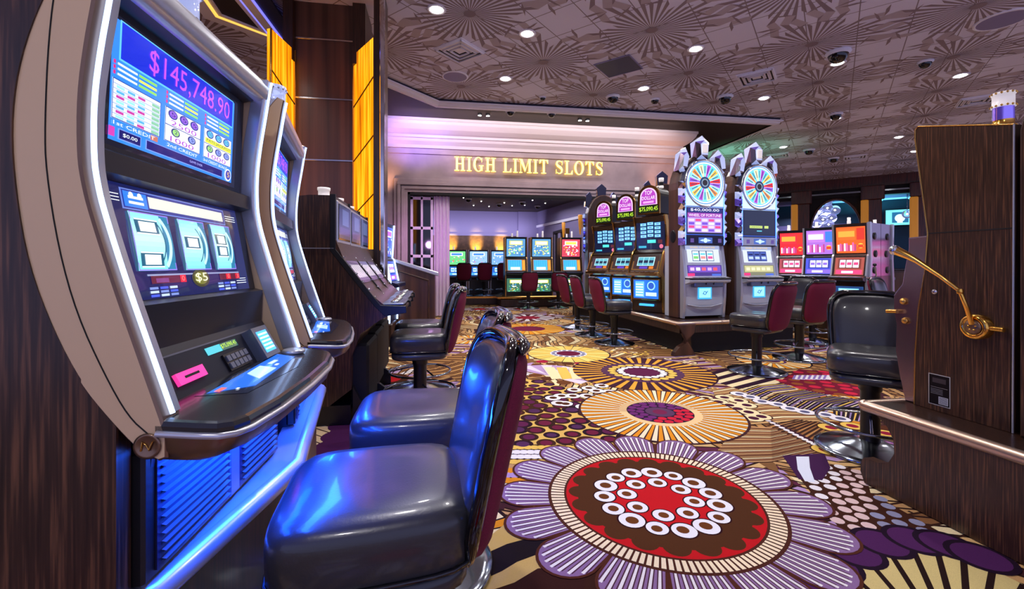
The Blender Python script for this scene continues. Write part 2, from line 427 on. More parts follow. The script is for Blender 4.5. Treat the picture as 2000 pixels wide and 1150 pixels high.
# tan feathers right of the yellow sun
fan(fl(1380, 905), fl(1440, 830), fl(1600, 880), fl(1545, 826), 26, [S(224, 172, 116), S(176, 120, 82), cream, S(206, 160, 108), S(150, 100, 66)], 6, S(70, 40, 30), .01, -.06)
fan(fl(1440, 830), fl(1390, 760), fl(1660, 822), fl(1480, 752), 24, [S(214, 170, 112), S(186, 136, 90), cream, S(160, 110, 72)], 6, S(66, 38, 28), .01, .05)
for k in range(15): A.circ(*fl(1500+k*9, 820+k*4.6), .022, whit, 9, 10)
for k in range(9): A.line(fl(1490+k*11, 815+k*5.2), fl(1505+k*11, 822+k*5.2), .05, S(64, 26, 50), 8)
for p in [(1402, 783), (1425, 790), (1415, 775), (1442, 781), (1440, 797), (1462, 803), (1458, 790), (1485, 812), (1470, 815), (1440, 812)]: donut(*fl(*p), .082, 9, cream, S(74, 26, 52), S(70, 36, 30))
for q, p in enumerate([(1443, 768), (1467, 774), (1488, 783), (1518, 788), (1544, 797), (1573, 803), (1612, 808), (1640, 816)]): donut(*fl(*p), .075, 10, whit, S(96, 96, 130), S(30, 20, 40))
# yellow and lavender leaves
for a0, a1, b0, b1, n in [((1452, 762), (1485, 780), (1530, 748), (1560, 760), 7), ((1490, 782), (1540, 797), (1570, 760), (1620, 770), 8), ((1545, 798), (1610, 806), (1625, 772), (1690, 780), 8), ((1630, 812), (1690, 824), (1660, 782), (1740, 790), 7)]:
    fan(fl(*a0), fl(*a1), fl(*b0), fl(*b1), n, [yell, lave, cream, S(150, 128, 176)], 7, S(40, 26, 40), .02, .06)
# dark and cream stripes under the burgundy stool
fan(fl(1362, 733), fl(1470, 768), fl(1440, 712), fl(1560, 745), 9, [S(48, 22, 42), cream], 6, None)
reg = [fl(*p) for p in [(1520, 745), (1600, 768), (1700, 775), (1680, 730), (1560, 720)]]
A.poly(reg, S(120, 24, 48), 6); dots(reg, .16, lambda x, y, i, j, l: A.circ(x, y, .055, random.choice([cher, S(150, 80, 40), S(214, 40, 70)]), l, 14), 7)
for k in range(14): A.line(fl(1552+k*5, 740), fl(1556+k*5, 732), .05, whit if k % 2 else S(150, 120, 190), 8)
reg = [fl(*p) for p in [(1560, 715), (1700, 722), (1760, 690), (1600, 640), (1560, 660)]]
# red rings beside the stool base
reg = [fl(*p) for p in [(1590, 880), (1760, 890), (1800, 835), (1620, 822)]]
A.poly(reg, S(88, 44, 24), 7); dots(reg, .2, lambda x, y, i, j, l: donut(x, y, .082, l, yell, S(150, 26, 56), S(66, 30, 22)), 8, .05)
fan(fl(1500, 830), fl(1590, 870), fl(1560, 818), fl(1640, 828), 9, [S(188, 134, 80), S(160, 106, 62)], 6, S(60, 34, 24), .02)
# purple and white horn
A.poly([fl(*p) for p in [(1528, 888), (1610, 884), (1622, 912), (1606, 936), (1560, 934)]], S(66, 30, 72), 8)
A.poly([fl(*p) for p in [(1555, 890), (1580, 890), (1582, 912), (1592, 940), (1572, 938), (1558, 915)]], S(232, 236, 250), 9)
# dot field
reg = [fl(*p) for p in [(1560, 930), (1625, 905), (1690, 920), (1700, 960), (1860, 1050), (1760, 1060), (1640, 1030)]]
A.poly(reg, S(66, 34, 22), 6)
def df(x, y, i, j, l):
    k = (x*.7-y*.9)*4.5
    A.circ(x, y, .031, [S(150, 150, 178), S(232, 150, 40), yell, yell, whit, S(232, 200, 196)][int(k) % 6], l, 12)
dots(reg, .083, df, 7, .1)
# purple scalloped cream shell (bottom right)
sc = [(1590, 1120), (1640, 1090), (1690, 1065), (1745, 1050), (1805, 1055), (1865, 1075), (1930, 1105), (2000, 1140)]
shell = [fl(*p) for p in sc]+[fl(2100, 1240), fl(1800, 1400), fl(1500, 1260)]
A.poly(shell, S(222, 200, 132), 12)
hub = fl(1900, 1330)
for k in range(9):
    t = k/8; i = min(int(t*7), 6); f = t*7-i; p = (sc[i][0]+(sc[i+1][0]-sc[i][0])*f, sc[i][1]+(sc[i+1][1]-sc[i][1])*f)
    A.line(fl(*p), hub, .022, S(40, 22, 20), 13)
for n_, p in enumerate([(1580, 1130), (1622, 1100), (1668, 1076), (1722, 1058), (1785, 1052), (1850, 1062), (1915, 1085)]):
    q = fl(*p); A.circ(*q, .118, S(34, 16, 36), 14+n_*.5, 26); A.circ(*q, .095, S(80, 36, 88), 14.25+n_*.5, 24)
# purple scallops on the strip between slot machine and stool
for k in range(7):
    q = fl(655+k*6-(k % 2)*10, 880-k*10); A.circ(q[0], q[1], .13, S(70, 26, 66), 8, 22)
fan(fl(560, 885), fl(640, 810), fl(600, 905), fl(680, 820), 8, [S(214, 184, 140)], 6, S(60, 34, 30), .012)
# suns receding along the aisle
cx, cy = 2.33, 4.91
sun(cx, cy, .80, .36, 72, S(236, 168, 60), S(66, 34, 50), 8, S(60, 32, 40), S(92, 56, 86)); A.circ(cx, cy, .39, S(58, 26, 40), 11, 40)
for k in range(20): A.circ(cx+.345*math.cos(k*PI/10), cy+.345*math.sin(k*PI/10), .05, yell, 12, 12)
for k in range(18): A.circ(cx+.245*math.cos(k*PI/9), cy+.245*math.sin(k*PI/9), .042, whit, 12, 12)
A.circ(cx, cy, .2, S(92, 30, 68), 13, 28)
cx, cy = 1.79, 6.1
sun(cx, cy, .57, .25, 22, S(244, 216, 120), S(238, 200, 96), 8, S(60, 30, 48)); A.circ(cx, cy, .26, S(226, 226, 240), 11, 32); A.circ(cx, cy, .17, S(104, 24, 56), 12, 28)
for k in range(16): A.circ(cx+.215*math.cos(k*PI/8), cy+.215*math.sin(k*PI/8), .03, S(60, 50, 100), 12, 10)
cx, cy = 1.7, 8.6
sun(cx, cy, .72, .3, 40, oran, S(238, 186, 90), 8, S(90, 48, 40)); A.circ(cx, cy, .34, S(120, 34, 66), 11, 30)
cx, cy = 2.05, 10.4
sun(cx, cy, .65, .25, 30, whit, S(90, 40, 50), 8, S(90, 48, 40)); A.circ(cx, cy, .3, S(150, 34, 56), 11, 30)
cx, cy = 1.2, 4.95
for q in range(12): A.line((cx, cy), (cx+.5*math.cos(q*.28-.9), cy+.5*math.sin(q*.28-.9)), .03, lave if q % 2 else S(226, 214, 226), 7, .14)
# big yellow sun
cx, cy = 1.845, 3.545
sun(cx, cy, .665, .25, 88, oran, S(250, 232, 196), 16, S(66, 34, 40), None)
A.ring(cx, cy, .25, .34, S(246, 206, 150), 18, 48)
A.circ(cx, cy, .275, S(40, 22, 46), 19, 44)
for rr, n, r in [(.235, 18, .036), (.165, 13, .036)]:
    for k in range(n):
        a = 2*PI*k/n; x, y = cx+rr*math.cos(a), cy+rr*math.sin(a)
        A.circ(x, y, r, S(204, 34, 60) if (math.cos(a)*.6-math.sin(a)) > .45 else S(112, 44, 112), 20, 14)
A.circ(cx, cy, .12, S(92, 58, 92), 20, 24); A.circ(cx, cy, .06, S(120, 36, 76), 21, 20)
# the large flower in front
cx, cy = 1.165, 2.235
NP = 16
for k in range(NP):
    a = 2*PI*(k+.4)/NP; c, s = math.cos(a), math.sin(a); R = lambda u, v: (cx+u*c-v*s, cy+u*s+v*c)
    out = lambda g: [R(.5, -.095-g)]+[R(.725+(.135+g)*math.cos(t), (.128+g)*math.sin(t)) for t in [(-90+15*i)*PI/180 for i in range(13)]]+[R(.5, .095+g)]
    A.poly(out(.013), S(84, 42, 30), 22 + k % 2); A.poly(out(0), S(146, 112, 158), 24)
    for j in range(-3, 4):
        v = j*.036; e = .715+.13*math.sqrt(max(0, 1-(v/.122)**2))-.008
        A.line(R(.57, v*.78), R(e, v*1.04), .010, whit, 25, .014); A.line(R(.57, (v+.009)*.78), R(e-.01, (v+.010)*1.04), .005, S(80, 44, 60), 26, .005); A.line(R(.57, (v-.009)*.78), R(e-.01, (v-.010)*1.04), .005, S(80, 44, 60), 26, .005)
A.circ(cx, cy, .60, S(78, 38, 28), 27, 72)
for k in range(120):
    a, b = 2*PI*k/120, 2*PI*(k+.66)/120
    A.poly([(cx+.512*math.cos(a), cy+.512*math.sin(a)), (cx+.583*math.cos(a), cy+.583*math.sin(a)), (cx+.583*math.cos(b), cy+.583*math.sin(b)), (cx+.512*math.cos(b), cy+.512*math.sin(b))], S(252, 232, 196), 28)
A.circ(cx, cy, .50, S(198, 24, 32), 29, 72)
for rr, n, r in [(.425, 20, .062), (.335, 18, .06)]:
    for k in range(n):
        a = 2*PI*(k+.3*(n == 18))/n; A.circ(cx+rr*math.cos(a), cy+rr*math.sin(a), r, S(82, 46, 24), 30, 22)
A.ring(cx, cy, .30, .44, S(82, 46, 24), 30.5, 48)
A.circ(cx, cy, .30, S(204, 26, 34), 31, 40)
for k in range(15):
    a = 2*PI*k/15; donut(cx+.295*math.cos(a), cy+.295*math.sin(a), .058+.006*math.sin(k*2.3), 32, S(246, 244, 248), S(110, 60, 28), S(50, 16, 22))
for k in range(8):
    a = 2*PI*(k+.5)/8; donut(cx+.172*math.cos(a), cy+.172*math.sin(a), .052, 32, S(246, 244, 248), S(116, 64, 30), S(50, 16, 22))
mb = MB(); A.put(mb, lambda u, v, l: (u, v, -.006+.00018*l), 'carpet')
struct('floor', mb, 'carpet with sunbursts, striped petals and dots in orange, plum and cream')

# ================================================================== CEILING
CZ = 4.7
A = Art(); A.rect(-12, -5, 22, 22, S(230, 230, 250), 0)
seam = S(150, 142, 152); bl = S(150, 136, 142); mid = S(190, 180, 188)
B0 = (1.733, 7.40); va = (1.335, 1.265); vb = (1.335, -1.265)
q = 1/math.sqrt(2)
for k in range(-40, 41):
    t = k*.613
    for sx in (1, -1):
        c = (B0[0]+t*q, B0[1]-t*q*sx)
        A.line((c[0]-20*q, c[1]-20*q*sx), (c[0]+20*q, c[1]+20*q*sx), .014, seam, 1)
def burst(x, y):
    n = 40
    for k in range(n):
        a = 2*PI*k/n; L = (.66, .86, .74, .96, .80)[k % 5]*(.86+.2*(.5+.5*math.cos(4*(a-PI/4)))); h = PI/n*.52
        P = lambda r, q: (x+r*math.cos(a+q), y+r*math.sin(a+q))
        sk = .05 if k % 2 else -.05
        A.poly([P(.05, -h), P(L+sk, -h), P(L-sk, h), P(.05, h)], bl, 3)
        if k % 5 in (1, 3):
            pass
            E1, E2 = P(L+sk, -h), P(L-sk, h); q = .7 if k % 2 else -.7; D = lambda g, m: (m*math.cos(a+g), m*math.sin(a+g)); d1, d2 = D(q, .26), D(-q*1.3, .2); F1, F2 = (E1[0]+d1[0], E1[1]+d1[1]), (E2[0]+d1[0], E2[1]+d1[1])
            A.poly([E1, E2, F2, F1], mid, 4); A.poly([F1, F2, (F2[0]+d2[0], F2[1]+d2[1]), (F1[0]+d2[0], F1[1]+d2[1])], bl, 5)
#A.poly([P(L*.97, -h), P(L*.97, h), P(L*1.13, h*2.9), P(L*1.10, h*.9)], bl, 5); A.poly([P(L*.78, h), P(L*.97, h), P(L*1.13, h*2.9), P(L*.94, h*2.9)], bl2, 4)
    A.circ(x, y, .085, bl, 8, 14)
for i in range(-8, 12):
    for j in range(-8, 12):
        x, y = B0[0]+i*va[0]+j*vb[0], B0[1]+i*va[1]+j*vb[1]
        if -9 < x < 21 and -1 < y < 21: burst(x, y)
mb = MB(); A.put(mb, lambda u, v, l: (u, v, CZ-.0006*l), 'ceilprint')
struct('ceiling', mb, 'ceiling tiles printed with mauve starbursts')
# lower soffit in front of the sign wall, with its stepped moulding
mb = MB(); SZ = 4.59
edge = [(-1.75, 7.70), (-.06, 9.45), (7.85, 9.40), (7.75, 22)]
mb.prism([(-1.75, 22), (-1.75, 7.7), (-.06, 9.45), (7.85, 9.40), (7.75, 22)], SZ, CZ+.05, lambda u, v, a: (u, v, a), 'soffit')
struct('ceiling', mb)
prof = [(.05, 4.70, 'navy'), (.05, 4.655, 'navy'), (.10, 4.65, 'white'), (.10, 4.62, 'white'), (.05, 4.60, 'white'), (.05, 4.585, 'white'), (.0, 4.56, 'white'), (-.06, 4.56, 'white')]
mb = MB()
def sweep(mb, path, prof, side=1):
    n = len(path); N = []
    for i in range(n):
        d = []
        for a, b in ((i-1, i), (i, i+1)):
            if a >= 0 and b < n:
                dx, dy = path[b][0]-path[a][0], path[b][1]-path[a][1]; L = math.hypot(dx, dy); d.append((dy/L*side, -dx/L*side))
        bx, by = (sum(q[0] for q in d), sum(q[1] for q in d)); k = (bx*bx+by*by)/len(d)
        N.append((bx/k*(1 if len(d) == 2 else 1), by/k) if len(d) == 2 else d[0])
        if len(d) == 2: N[-1] = (bx/(bx*bx+by*by)*2, by/(bx*bx+by*by)*2)
    for k in range(len(prof)-1):
        for i in range(n-1):
            P = lambda j, kk: (path[j][0]+N[j][0]*prof[kk][0], path[j][1]+N[j][1]*prof[kk][0], prof[kk][1])
            mb.quad(P(i, k), P(i+1, k), P(i+1, k+1), P(i, k+1), prof[k][2])
sweep(mb, edge, prof)
struct('trim_1', mb, 'white stepped moulding along the ceiling edge')

# ================================================================== SIGN WALL
YW = 10.7
mb = MB()
for x0, x1, z0, z1 in [(-9, -.77, 0, 4.62), (5.0, 5.97, 0, 4.62), (-.77, 5.0, 2.97, 4.62)]: mb.box(x0, x1, YW, YW+.3, z0, z1, 'stone')
struct('wall_front', mb, 'mottled stone wall around the wide opening')
mb = MB()
cp = [(.42, 4.59), (.42, 4.53), (.40, 4.52), (.38, 4.46), (.30, 4.36), (.2, 4.29), (.16, 4.27), (.16, 4.21), (.13, 4.20), (.12, 4.14), (.06, 4.06), (.06, 3.99), (.0, 3.98)]
path = [(-3.2, YW), (5.97, YW), (5.97, 12.5)]
sweep(mb, path, [(a, b, 'plaster') for a, b in cp])
sweep(mb, path, [(.03, 3.98, 'stone'), (.03, 3.86, 'stone'), (0, 3.85, 'stone')])
struct('trim_2', mb, 'deep white cornice above the gold sign')
mb = MB()
for k, (o, d) in enumerate([(.30, .05), (.22, .09), (.13, .06), (.06, .03)]):
    x0, x1, z1 = -.77-o, 5.0+o, 2.97+o; w = .075
    mb.box(x0, x0+w, YW-d, YW, 0, z1-w, 'stone', .006); mb.box(x1-w, x1, YW-d, YW, 0, z1-w, 'stone', .006); mb.box(x0, x1, YW-d, YW, z1-w, z1, 'stone', .006)
mb.box(-.78, -.70, YW-.02, YW+.3, 0, 2.97, 'dark'); mb.box(4.93, 5.01, YW-.02, YW+.3, 0, 2.97, 'dark'); mb.box(-.78, 5.01, YW-.02, YW+.3, 2.9, 2.97, 'dark')
struct('trim_3', mb, 'stepped stone casing of the opening')
mb = MB(); mb.box(5.97, 9.2, 13.4, 13.5, 0, SZ, 'dark'); mb.box(5.9, 6.0, 11.0, 13.4, 0, SZ, 'dark')
struct('wall_right', mb)
mb = MB(); mb.box(-9.1, -9, -4, 14, 0, CZ, 'maroon'); struct('wall_left', mb)

# room beyond the opening
mb = MB(); mb.box(-4, 4.4, 19.5, 19.6, 2.55, 3.7, 'lav'); mb.box(-4, 4.4, 19.5, 19.6, 0, 2.55, 'maroon'); mb.box(-4, 4.4, 19.46, 19.5, 2.52, 2.60, 'lav')
mb.box(3.4, 4.4, 19.40, 19.5, 0, 3.7, 'lav')
struct('wall_back', mb, 'maroon and lavender back wall of the far room')
mb = MB()
for (x0, y0), (x1, y1) in [((4.25, 19.5), (5.0, 15.0)), ((5.0, 15.0), (5.6, 11.0))]:
    for z0, z1, c in [(0, 2.9, 'lav'), (2.9, 3.0, 'white'), (3.0, 3.7, 'lav')]:
        o = .05 if c == 'white' else 0
        mb.add([(x0-o, y0, z0), (x1-o, y1, z0), (x1-o, y1, z1), (x0-o, y0, z1), (x0+.2, y0, z0), (x1+.2, y1, z0), (x1+.2, y1, z1), (x0+.2, y0, z1)], [(0, 1, 2, 3), (5, 4, 7, 6), (3, 2, 6, 7), (0, 4, 5, 1)], c)
struct('wall_side', mb)
mb = MB(); mb.box(-4, 6, 11.0, 19.6, 3.6, 3.7, 'soffit'); struct('ceiling', mb)
mb = MB(); mb.box(-4.1, -4, 11, 19.6, 0, 3.7, 'maroon'); struct('wall_inner', mb)
for k, y in enumerate((16.9, 14.2)):
    x = 4.25+(19.5-y)/4.5*.75 if y > 15 else 5+(15-y)/4*.6
    mb = MB(); mb.box(x-.10, x+.02, y-.7, y+.7, .9, 2.5, 'dark'); mb.box(x-.14, x-.09, y-.78, y-.7, .85, 2.6, 'dark'); mb.box(x-.14, x-.09, y+.7, y+.78, .85, 2.6, 'dark'); mb.box(x-.14, x-.09, y-.78, y+.78, 2.5, 2.6, 'dark')
    mb.box(x-.12, x-.09, y-.25, y+.1, .9, 2.5, 'lav')
    struct('window_%d' % (k+1), mb)
# white glazed door leaf and pleated curtain in the opening
mb = MB(); x0, x1, z1 = -.70, -.17, 2.88; y = YW+.12
for a, b in [(x0, x0+.06), ((x0+x1)/2-.025, (x0+x1)/2+.025), (x1-.06, x1)]: mb.box(a, b, y, y+.05, .05, z1, 'curtain', .004)
for z in (.05, .75, 1.42, 2.09, 2.80): mb.box(x0, x1, y, y+.05, z, z+.07, 'curtain', .004)
mb.box(x0+.02, x1-.02, y+.02, y+.03, .1, z1-.03, 'glass')
mb.box(x0-.0, x1, y-.02, y, .02, .05, 'brass')
struct('door_1', mb, 'white framed glazed door leaf with dark panes')
t = tag(None or MB().build('pleated_curtain'), 'pale lilac pleated curtain hanging beside the white glazed door', 'curtain')
mb = MB()
mb.grid(lambda u, v: (-.15+.37*u, YW+.12+.035*math.sin(u*PI*9), .03+2.86*v), 60, 6, 'curtain')
mb.grid(lambda u, v: (-.15+.37*u, YW+.16+.035*math.sin(u*PI*9), .03+2.86*v), 60, 6, 'curtain')
t.data = mb.mesh('pleated_curtain')

# ------------------------------------------------------------------ gold sign
def earc(cx, cy, ro, ri, a0, a1, n=28):
    out = []
    for k in range(n):
        a, b = a0+(a1-a0)*k/n, a0+(a1-a0)*(k+1)/n
        f = lambda R, t: (cx+R[0]*math.cos(t), cy+R[1]*math.sin(t))
        out.append([f(ri, a), f(ro, a), f(ro, b), f(ri, b)])
    return out
def letter(ch):
    R = lambda x0, y0, x1, y1: [(x0, y0), (x1, y0), (x1, y1), (x0, y1)]
    if ch == 'I': return .46, [R(.13, 0, .33, 1), R(0, 0, .46, .06), R(0, .94, .46, 1)]
    if ch == 'H': return 1.0, [R(.13, 0, .33, 1), R(.67, 0, .87, 1), R(.33, .47, .67, .54), R(0, 0, .45, .06), R(0, .94, .45, 1), R(.55, 0, 1, .06), R(.55, .94, 1, 1)]
    if ch == 'L': return .82, [R(.13, 0, .33, 1), R(0, 0, .8, .06), R(0, .94, .46, 1), [(.62, .06), (.8, 0), (.8, .3), (.75, .3)]]
    if ch == 'T': return .88, [R(.34, 0, .54, 1), R(.2, 0, .68, .06), R(.02, .94, .86, 1), [(.02, .72), (.07, .72), (.2, .94), (.02, .94)], [(.81, .72), (.86, .72), (.86, .94), (.68, .94)]]
    if ch == 'M': return 1.22, [R(.12, 0, .18, 1), R(.9, 0, 1.1, 1), [(.02, 1), (.3, 1), (.64, .26), (.55, .06)], [(.55, .06), (.62, .16), (.98, 1), (.9, 1)], R(0, 0, .3, .06), R(.76, 0, 1.22, .06), R(.9, .94, 1.22, 1), R(0, .94, .2, 1)]
    if ch == 'O': return 1.0, earc(.5, .5, (.49, .52), (.27, .46), 0, 2*PI)
    if ch == 'G': return 1.0, earc(.5, .5, (.49, .52), (.27, .46), .75, 2*PI-.62)+[R(.68, .05, .87, .44), R(.54, .38, .98, .44), [(.78, .66), (.83, .66), (.86, .96), (.82, .96)]]
    pts = [(.66, .86, .05), (.5, .95, .06), (.33, .955, .08), (.18, .86, .15), (.15, .73, .18), (.25, .61, .2), (.42, .53, .21), (.58, .44, .21), (.67, .33, .19), (.66, .18, .15), (.52, .06, .08), (.35, .045, .06), (.15, .13, .05)]
    out = []; L = []; Rr = []
    for i, (x, y, w) in enumerate(pts):
        a, b = pts[max(i-1, 0)], pts[min(i+1, len(pts)-1)]; dx, dy = b[0]-a[0], b[1]-a[1]; l = math.hypot(dx, dy)
        L.append((x-dy/l*w/2, y+dx/l*w/2)); Rr.append((x+dy/l*w/2, y-dx/l*w/2))
    for i in range(len(pts)-1): out.append([L[i], Rr[i], Rr[i+1], L[i+1]])
    return .8, out+[[(.66, .66), (.71, .66), (.72, .97), (.68, .97)], [(.08, .03), (.12, .03), (.14, .34), (.09, .34)]]
sg = thing('wall_sign', 'gold lit serif letters HIGH LIMIT SLOTS on the stone wall', 'sign', (.33, YW-.12, 3.47))
adv = []; x = 0
for ch in 'HIGH LIMIT SLOTS':
    if ch == ' ': x += .55; continue
    w, ps = letter(ch); adv.append((ch, x, ps)); x += w+.14
kx = 3.67/(x-.14); hh = .335
for ch, x, ps in adv:
    mb = MB()
    for p in ps: mb.prism([((x+u)*kx, v*hh) for u, v in p], 0, .055, lambda u, v, a: (u, a, v), 'signgold', 'signedge')
    for z in (.08, .27): mb.tube([((x+.24)*kx, .05, z), ((x+.24)*kx, .13, z)], .01, 6, 'signedge')
    mb.build('letter', sg)
# ================================================================== STOOLS
def sq(t, n=5.0):
    c, s = math.cos(t), math.sin(t); r = (abs(c)**n+abs(s)**n)**(-1/n); return c*r, s*r
def seat_rings(mb, levels, m, n=48, p=5.5):
    """levels: (half width, half depth, z)"""
    v = []
    for hx, hy, z in levels:
        for k in range(n):
            a, b = sq(2*PI*k/n, p); v.append((a*hx*(1-.05*(b > 0)*b), b*hy, z))
    N = len(levels); fs = [(i*n+k, i*n+(k+1) % n, (i+1)*n+(k+1) % n, (i+1)*n+k) for i in range(N-1) for k in range(n)]
    mb.add(v, fs, m, True); mb.add(v[:n], [tuple(range(n))[::-1]], m); mb.add(v[-n:], [tuple(range(n))], m)
def backpt(a, b, off):
    """a across -1..1, b up -1..1, off towards the rear"""
    t = (b+1)/2; w = .215+.03*t
    y = .215+.115*t+.02*t*t - .045*a*a*(.4+.6*t)
    return (a*w, y+off, .50+.555*t+off*-.2)
def make_stool():
    t = thing('casino_stool', 'x', 'stool')
    mb = MB(); h = .235
    seat_rings(mb, [(.19, .19, .535), (.226, .226, .54), (.237, .237, .556), (.239, .239, .63), (.237, .237, .652), (.230, .230, .668), (.212, .212, .681), (.17, .17, .688), (.10, .10, .686), (.03, .03, .684)], 'leather')
    st = mb.build('seat', t)
    mb = MB(); mb.tube([(a*.238*(1-.05*(b > 0)*b), b*.238, .548) for a, b in [sq(2*PI*k/48, 5.5) for k in range(48)]], .006, 6, 'gloss', True); mb.build('piping', st)
    mb = MB(); seat_rings(mb, [(.15, .15, .47), (.21, .21, .478), (.224, .224, .49), (.226, .226, .53), (.2, .2, .535)], 'leather'); mb.build('seat_base', t)
    n = 44; ou = [sq(2*PI*k/n, 4.5) for k in range(n)]
    mb = MB()
    R = [0, .3, .6, .8, .87, .90]; O = [-.04, -.04, -.036, -.027, -.016, .0]
    v = [backpt(a*r, b*r, o) for r, o in zip(R[1:], O[1:]) for a, b in ou]; v.append(backpt(0, 0, O[0]))
    fs = [(i*n+k, i*n+(k+1) % n, (i+1)*n+(k+1) % n, (i+1)*n+k) for i in range(len(R)-2) for k in range(n)]+[(len(v)-1, (k+1) % n, k) for k in range(n)]
    mb.add(v, fs, 'leather', True); bk = mb.build('backrest', t)
    mb = MB()
    O = [.075, .074, .068, .055, .04, .02]
    v = [backpt(a*r, b*r, o) for r, o in zip([.3, .6, .85, .93, .965], O[1:]) for a, b in ou]; v.append(backpt(0, 0, O[0]))
    fs = [(i*n+(k+1) % n, i*n+k, (i+1)*n+k, (i+1)*n+(k+1) % n) for i in range(4) for k in range(n)]+[(len(v)-1, k, (k+1) % n) for k in range(n)]
    mb.add(v, fs, 'velvet', True); mb.build('back_cover', t, label='burgundy velvet back cover')
    mb = MB()
    mb.tube([backpt(a*.955, b*.965, .005) for a, b in ou], .019, 8, 'gloss', True); mb.build('back_rim', bk)
    mb = MB(); mb.tube([backpt(-.82+1.64*k/14, .97-.03*abs(k/7-1)**6, .03) for k in range(15)], [.004, .014]+[.021]*11+[.014, .004], 10, 'gloss'); mb.build('top_roll', bk)
    mb = MB(); mb.box(-.09, .09, -.11, .13, .455, .475, 'black', .005); mb.lathe([(.075, .03), (.06, .06), (.055, .1), (.055, .40), (.065, .41), (.065, .46)], 20, 'black'); mb.build('column', t)
    mb = MB(); mb.lathe([(.318, .0), (.32, .008), (.314, .018), (.28, .026), (.2, .045), (.11, .068), (.075, .075), (.0, .075)], 48, 'dchrome'); mb.build('base_plate', t)
    mb = MB(); mb.tube([(.30*math.cos(2*PI*k/44), .30*math.sin(2*PI*k/44), .19) for k in range(44)], .011, 8, 'dchrome', True)
    for k in range(3):
        a = 2*PI*k/3+.5; mb.tube([(.05*math.cos(a), .05*math.sin(a), .24), (.30*math.cos(a), .30*math.sin(a), .19)], .008, 8, 'dchrome')
    mb.build('foot_ring', t); return t
stool0 = make_stool()
def stool(x, y, deg, label, group=None, z=0.0, first=[True]):
    if first[0]:
        first[0] = False; o = stool0; o.location = (x, y, z); o.rotation_euler = (0, 0, deg*PI/180); o['label'] = label
        if group: o['group'] = group
        return o
    return dup(stool0, (x, y, z), deg*PI/180, label, group)
G1 = 'stools along the carousel machines'
stool(-.165, 1.235, -85, 'black leather stool with chrome-rimmed back, its seat lit blue, largest in front', 'carousel stools')
stool(-.10, 1.885, -90, 'black leather stool directly behind the largest blue-lit stool', 'carousel stools')
stool(-.17, 3.87, -90, 'black leather stool with burgundy back in front of the dark wood poker machines', 'poker bank stools')
stool(-.20, 4.55, -90, 'stool partly hidden behind another, nearest the dark sloping counter', 'poker bank stools')
stool(2.86, 2.58, -45, 'black leather stool facing us beside the wood machine with a brass lever')
stool(3.667, 4.706, -156, 'stool with burgundy velvet back and blue-lit seat before the wheel machines', 'wheel machine stools')
stool(4.74, 5.27, -172, 'burgundy backed stool between the wheel machines and the lever machine stool', 'wheel machine stools')
stool(2.74, 6.76, 90, 'burgundy backed stool with blue-lit seat nearest the three dollar machines', 'dollar machine stools')
stool(2.68, 7.62, 92, 'middle stool of the three in front of the dollar machines', 'dollar machine stools')
stool(2.69, 8.55, 95, 'farthest stool of the three in front of the dollar machines', 'dollar machine stools')
stool(5.95, 6.35, -15, 'black stool facing us between the wheel machines and the red screens', 'red machine stools')
stool(6.75, 5.6, 20, 'dark teal-looking stool behind the lever machine near the chrome cabinet', 'red machine stools')
stool(2.5, 12.58, 178, 'burgundy backed stool centred before the bright island machines in the far room', 'island stools')
stool(3.38, 12.55, 172, 'burgundy backed stool before the second island machine in the far room', 'island stools')
stool(.745, 14.45, 180, 'burgundy backed stool nearest the curtain in the far room', 'far room stools', .256)
stool(1.40, 14.4, 180, 'second burgundy backed stool from the curtain in the far room', 'far room stools', .256)
stool(2.07, 14.5, 175, 'dark stool beside the island in the far room', 'far room stools', .256)

# ================================================================== CURVED BLUE SLOT MACHINES (left)
LEDP = [(.050, 1.875), (.043, 1.84), (.030, 1.75), (.015, 1.66), (.003, 1.56), (.003, 1.45), (.010, 1.40), (.021, 1.35), (.060, 1.215), (.10, 1.09), (.14, .965)]
OUTP = [(.135, .885), (.10, .905), (.05, .965), (-.0, 1.035), (-.045, 1.13), (-.085, 1.25), (-.105, 1.38), (-.112, 1.495), (-.102, 1.60), (-.075, 1.70), (-.035, 1.79), (.0, 1.85), (.025, 1.885)]
def smoothp(P, it=2):
    for _ in range(it):
        Q = [P[0]]
        for a, b in zip(P, P[1:]): Q += [(a[0]*.75+b[0]*.25, a[1]*.75+b[1]*.25), (a[0]*.25+b[0]*.75, a[1]*.25+b[1]*.75)]
        Q.append(P[-1]); P = Q
    return P
XF = lambda u, v, a: (a, -u, v)
def profmap(p, q, eps=.0006):
    """map artwork (u from -half width, v from p up to q) on the strip p->q of a (F, z) profile"""
    dF, dz = q[0]-p[0], q[1]-p[1]; L = math.hypot(dF, dz); d = (dF/L, dz/L); n = (d[1], -d[0])
    return lambda u, v, l: (u, -(p[0]+d[0]*v+n[0]*eps*l), p[1]+d[1]*v+n[1]*eps*l)
def digits(A, t, x0, y0, x1, y1, c, l): A.text(t, x0, y0, x1, y1, c, l)
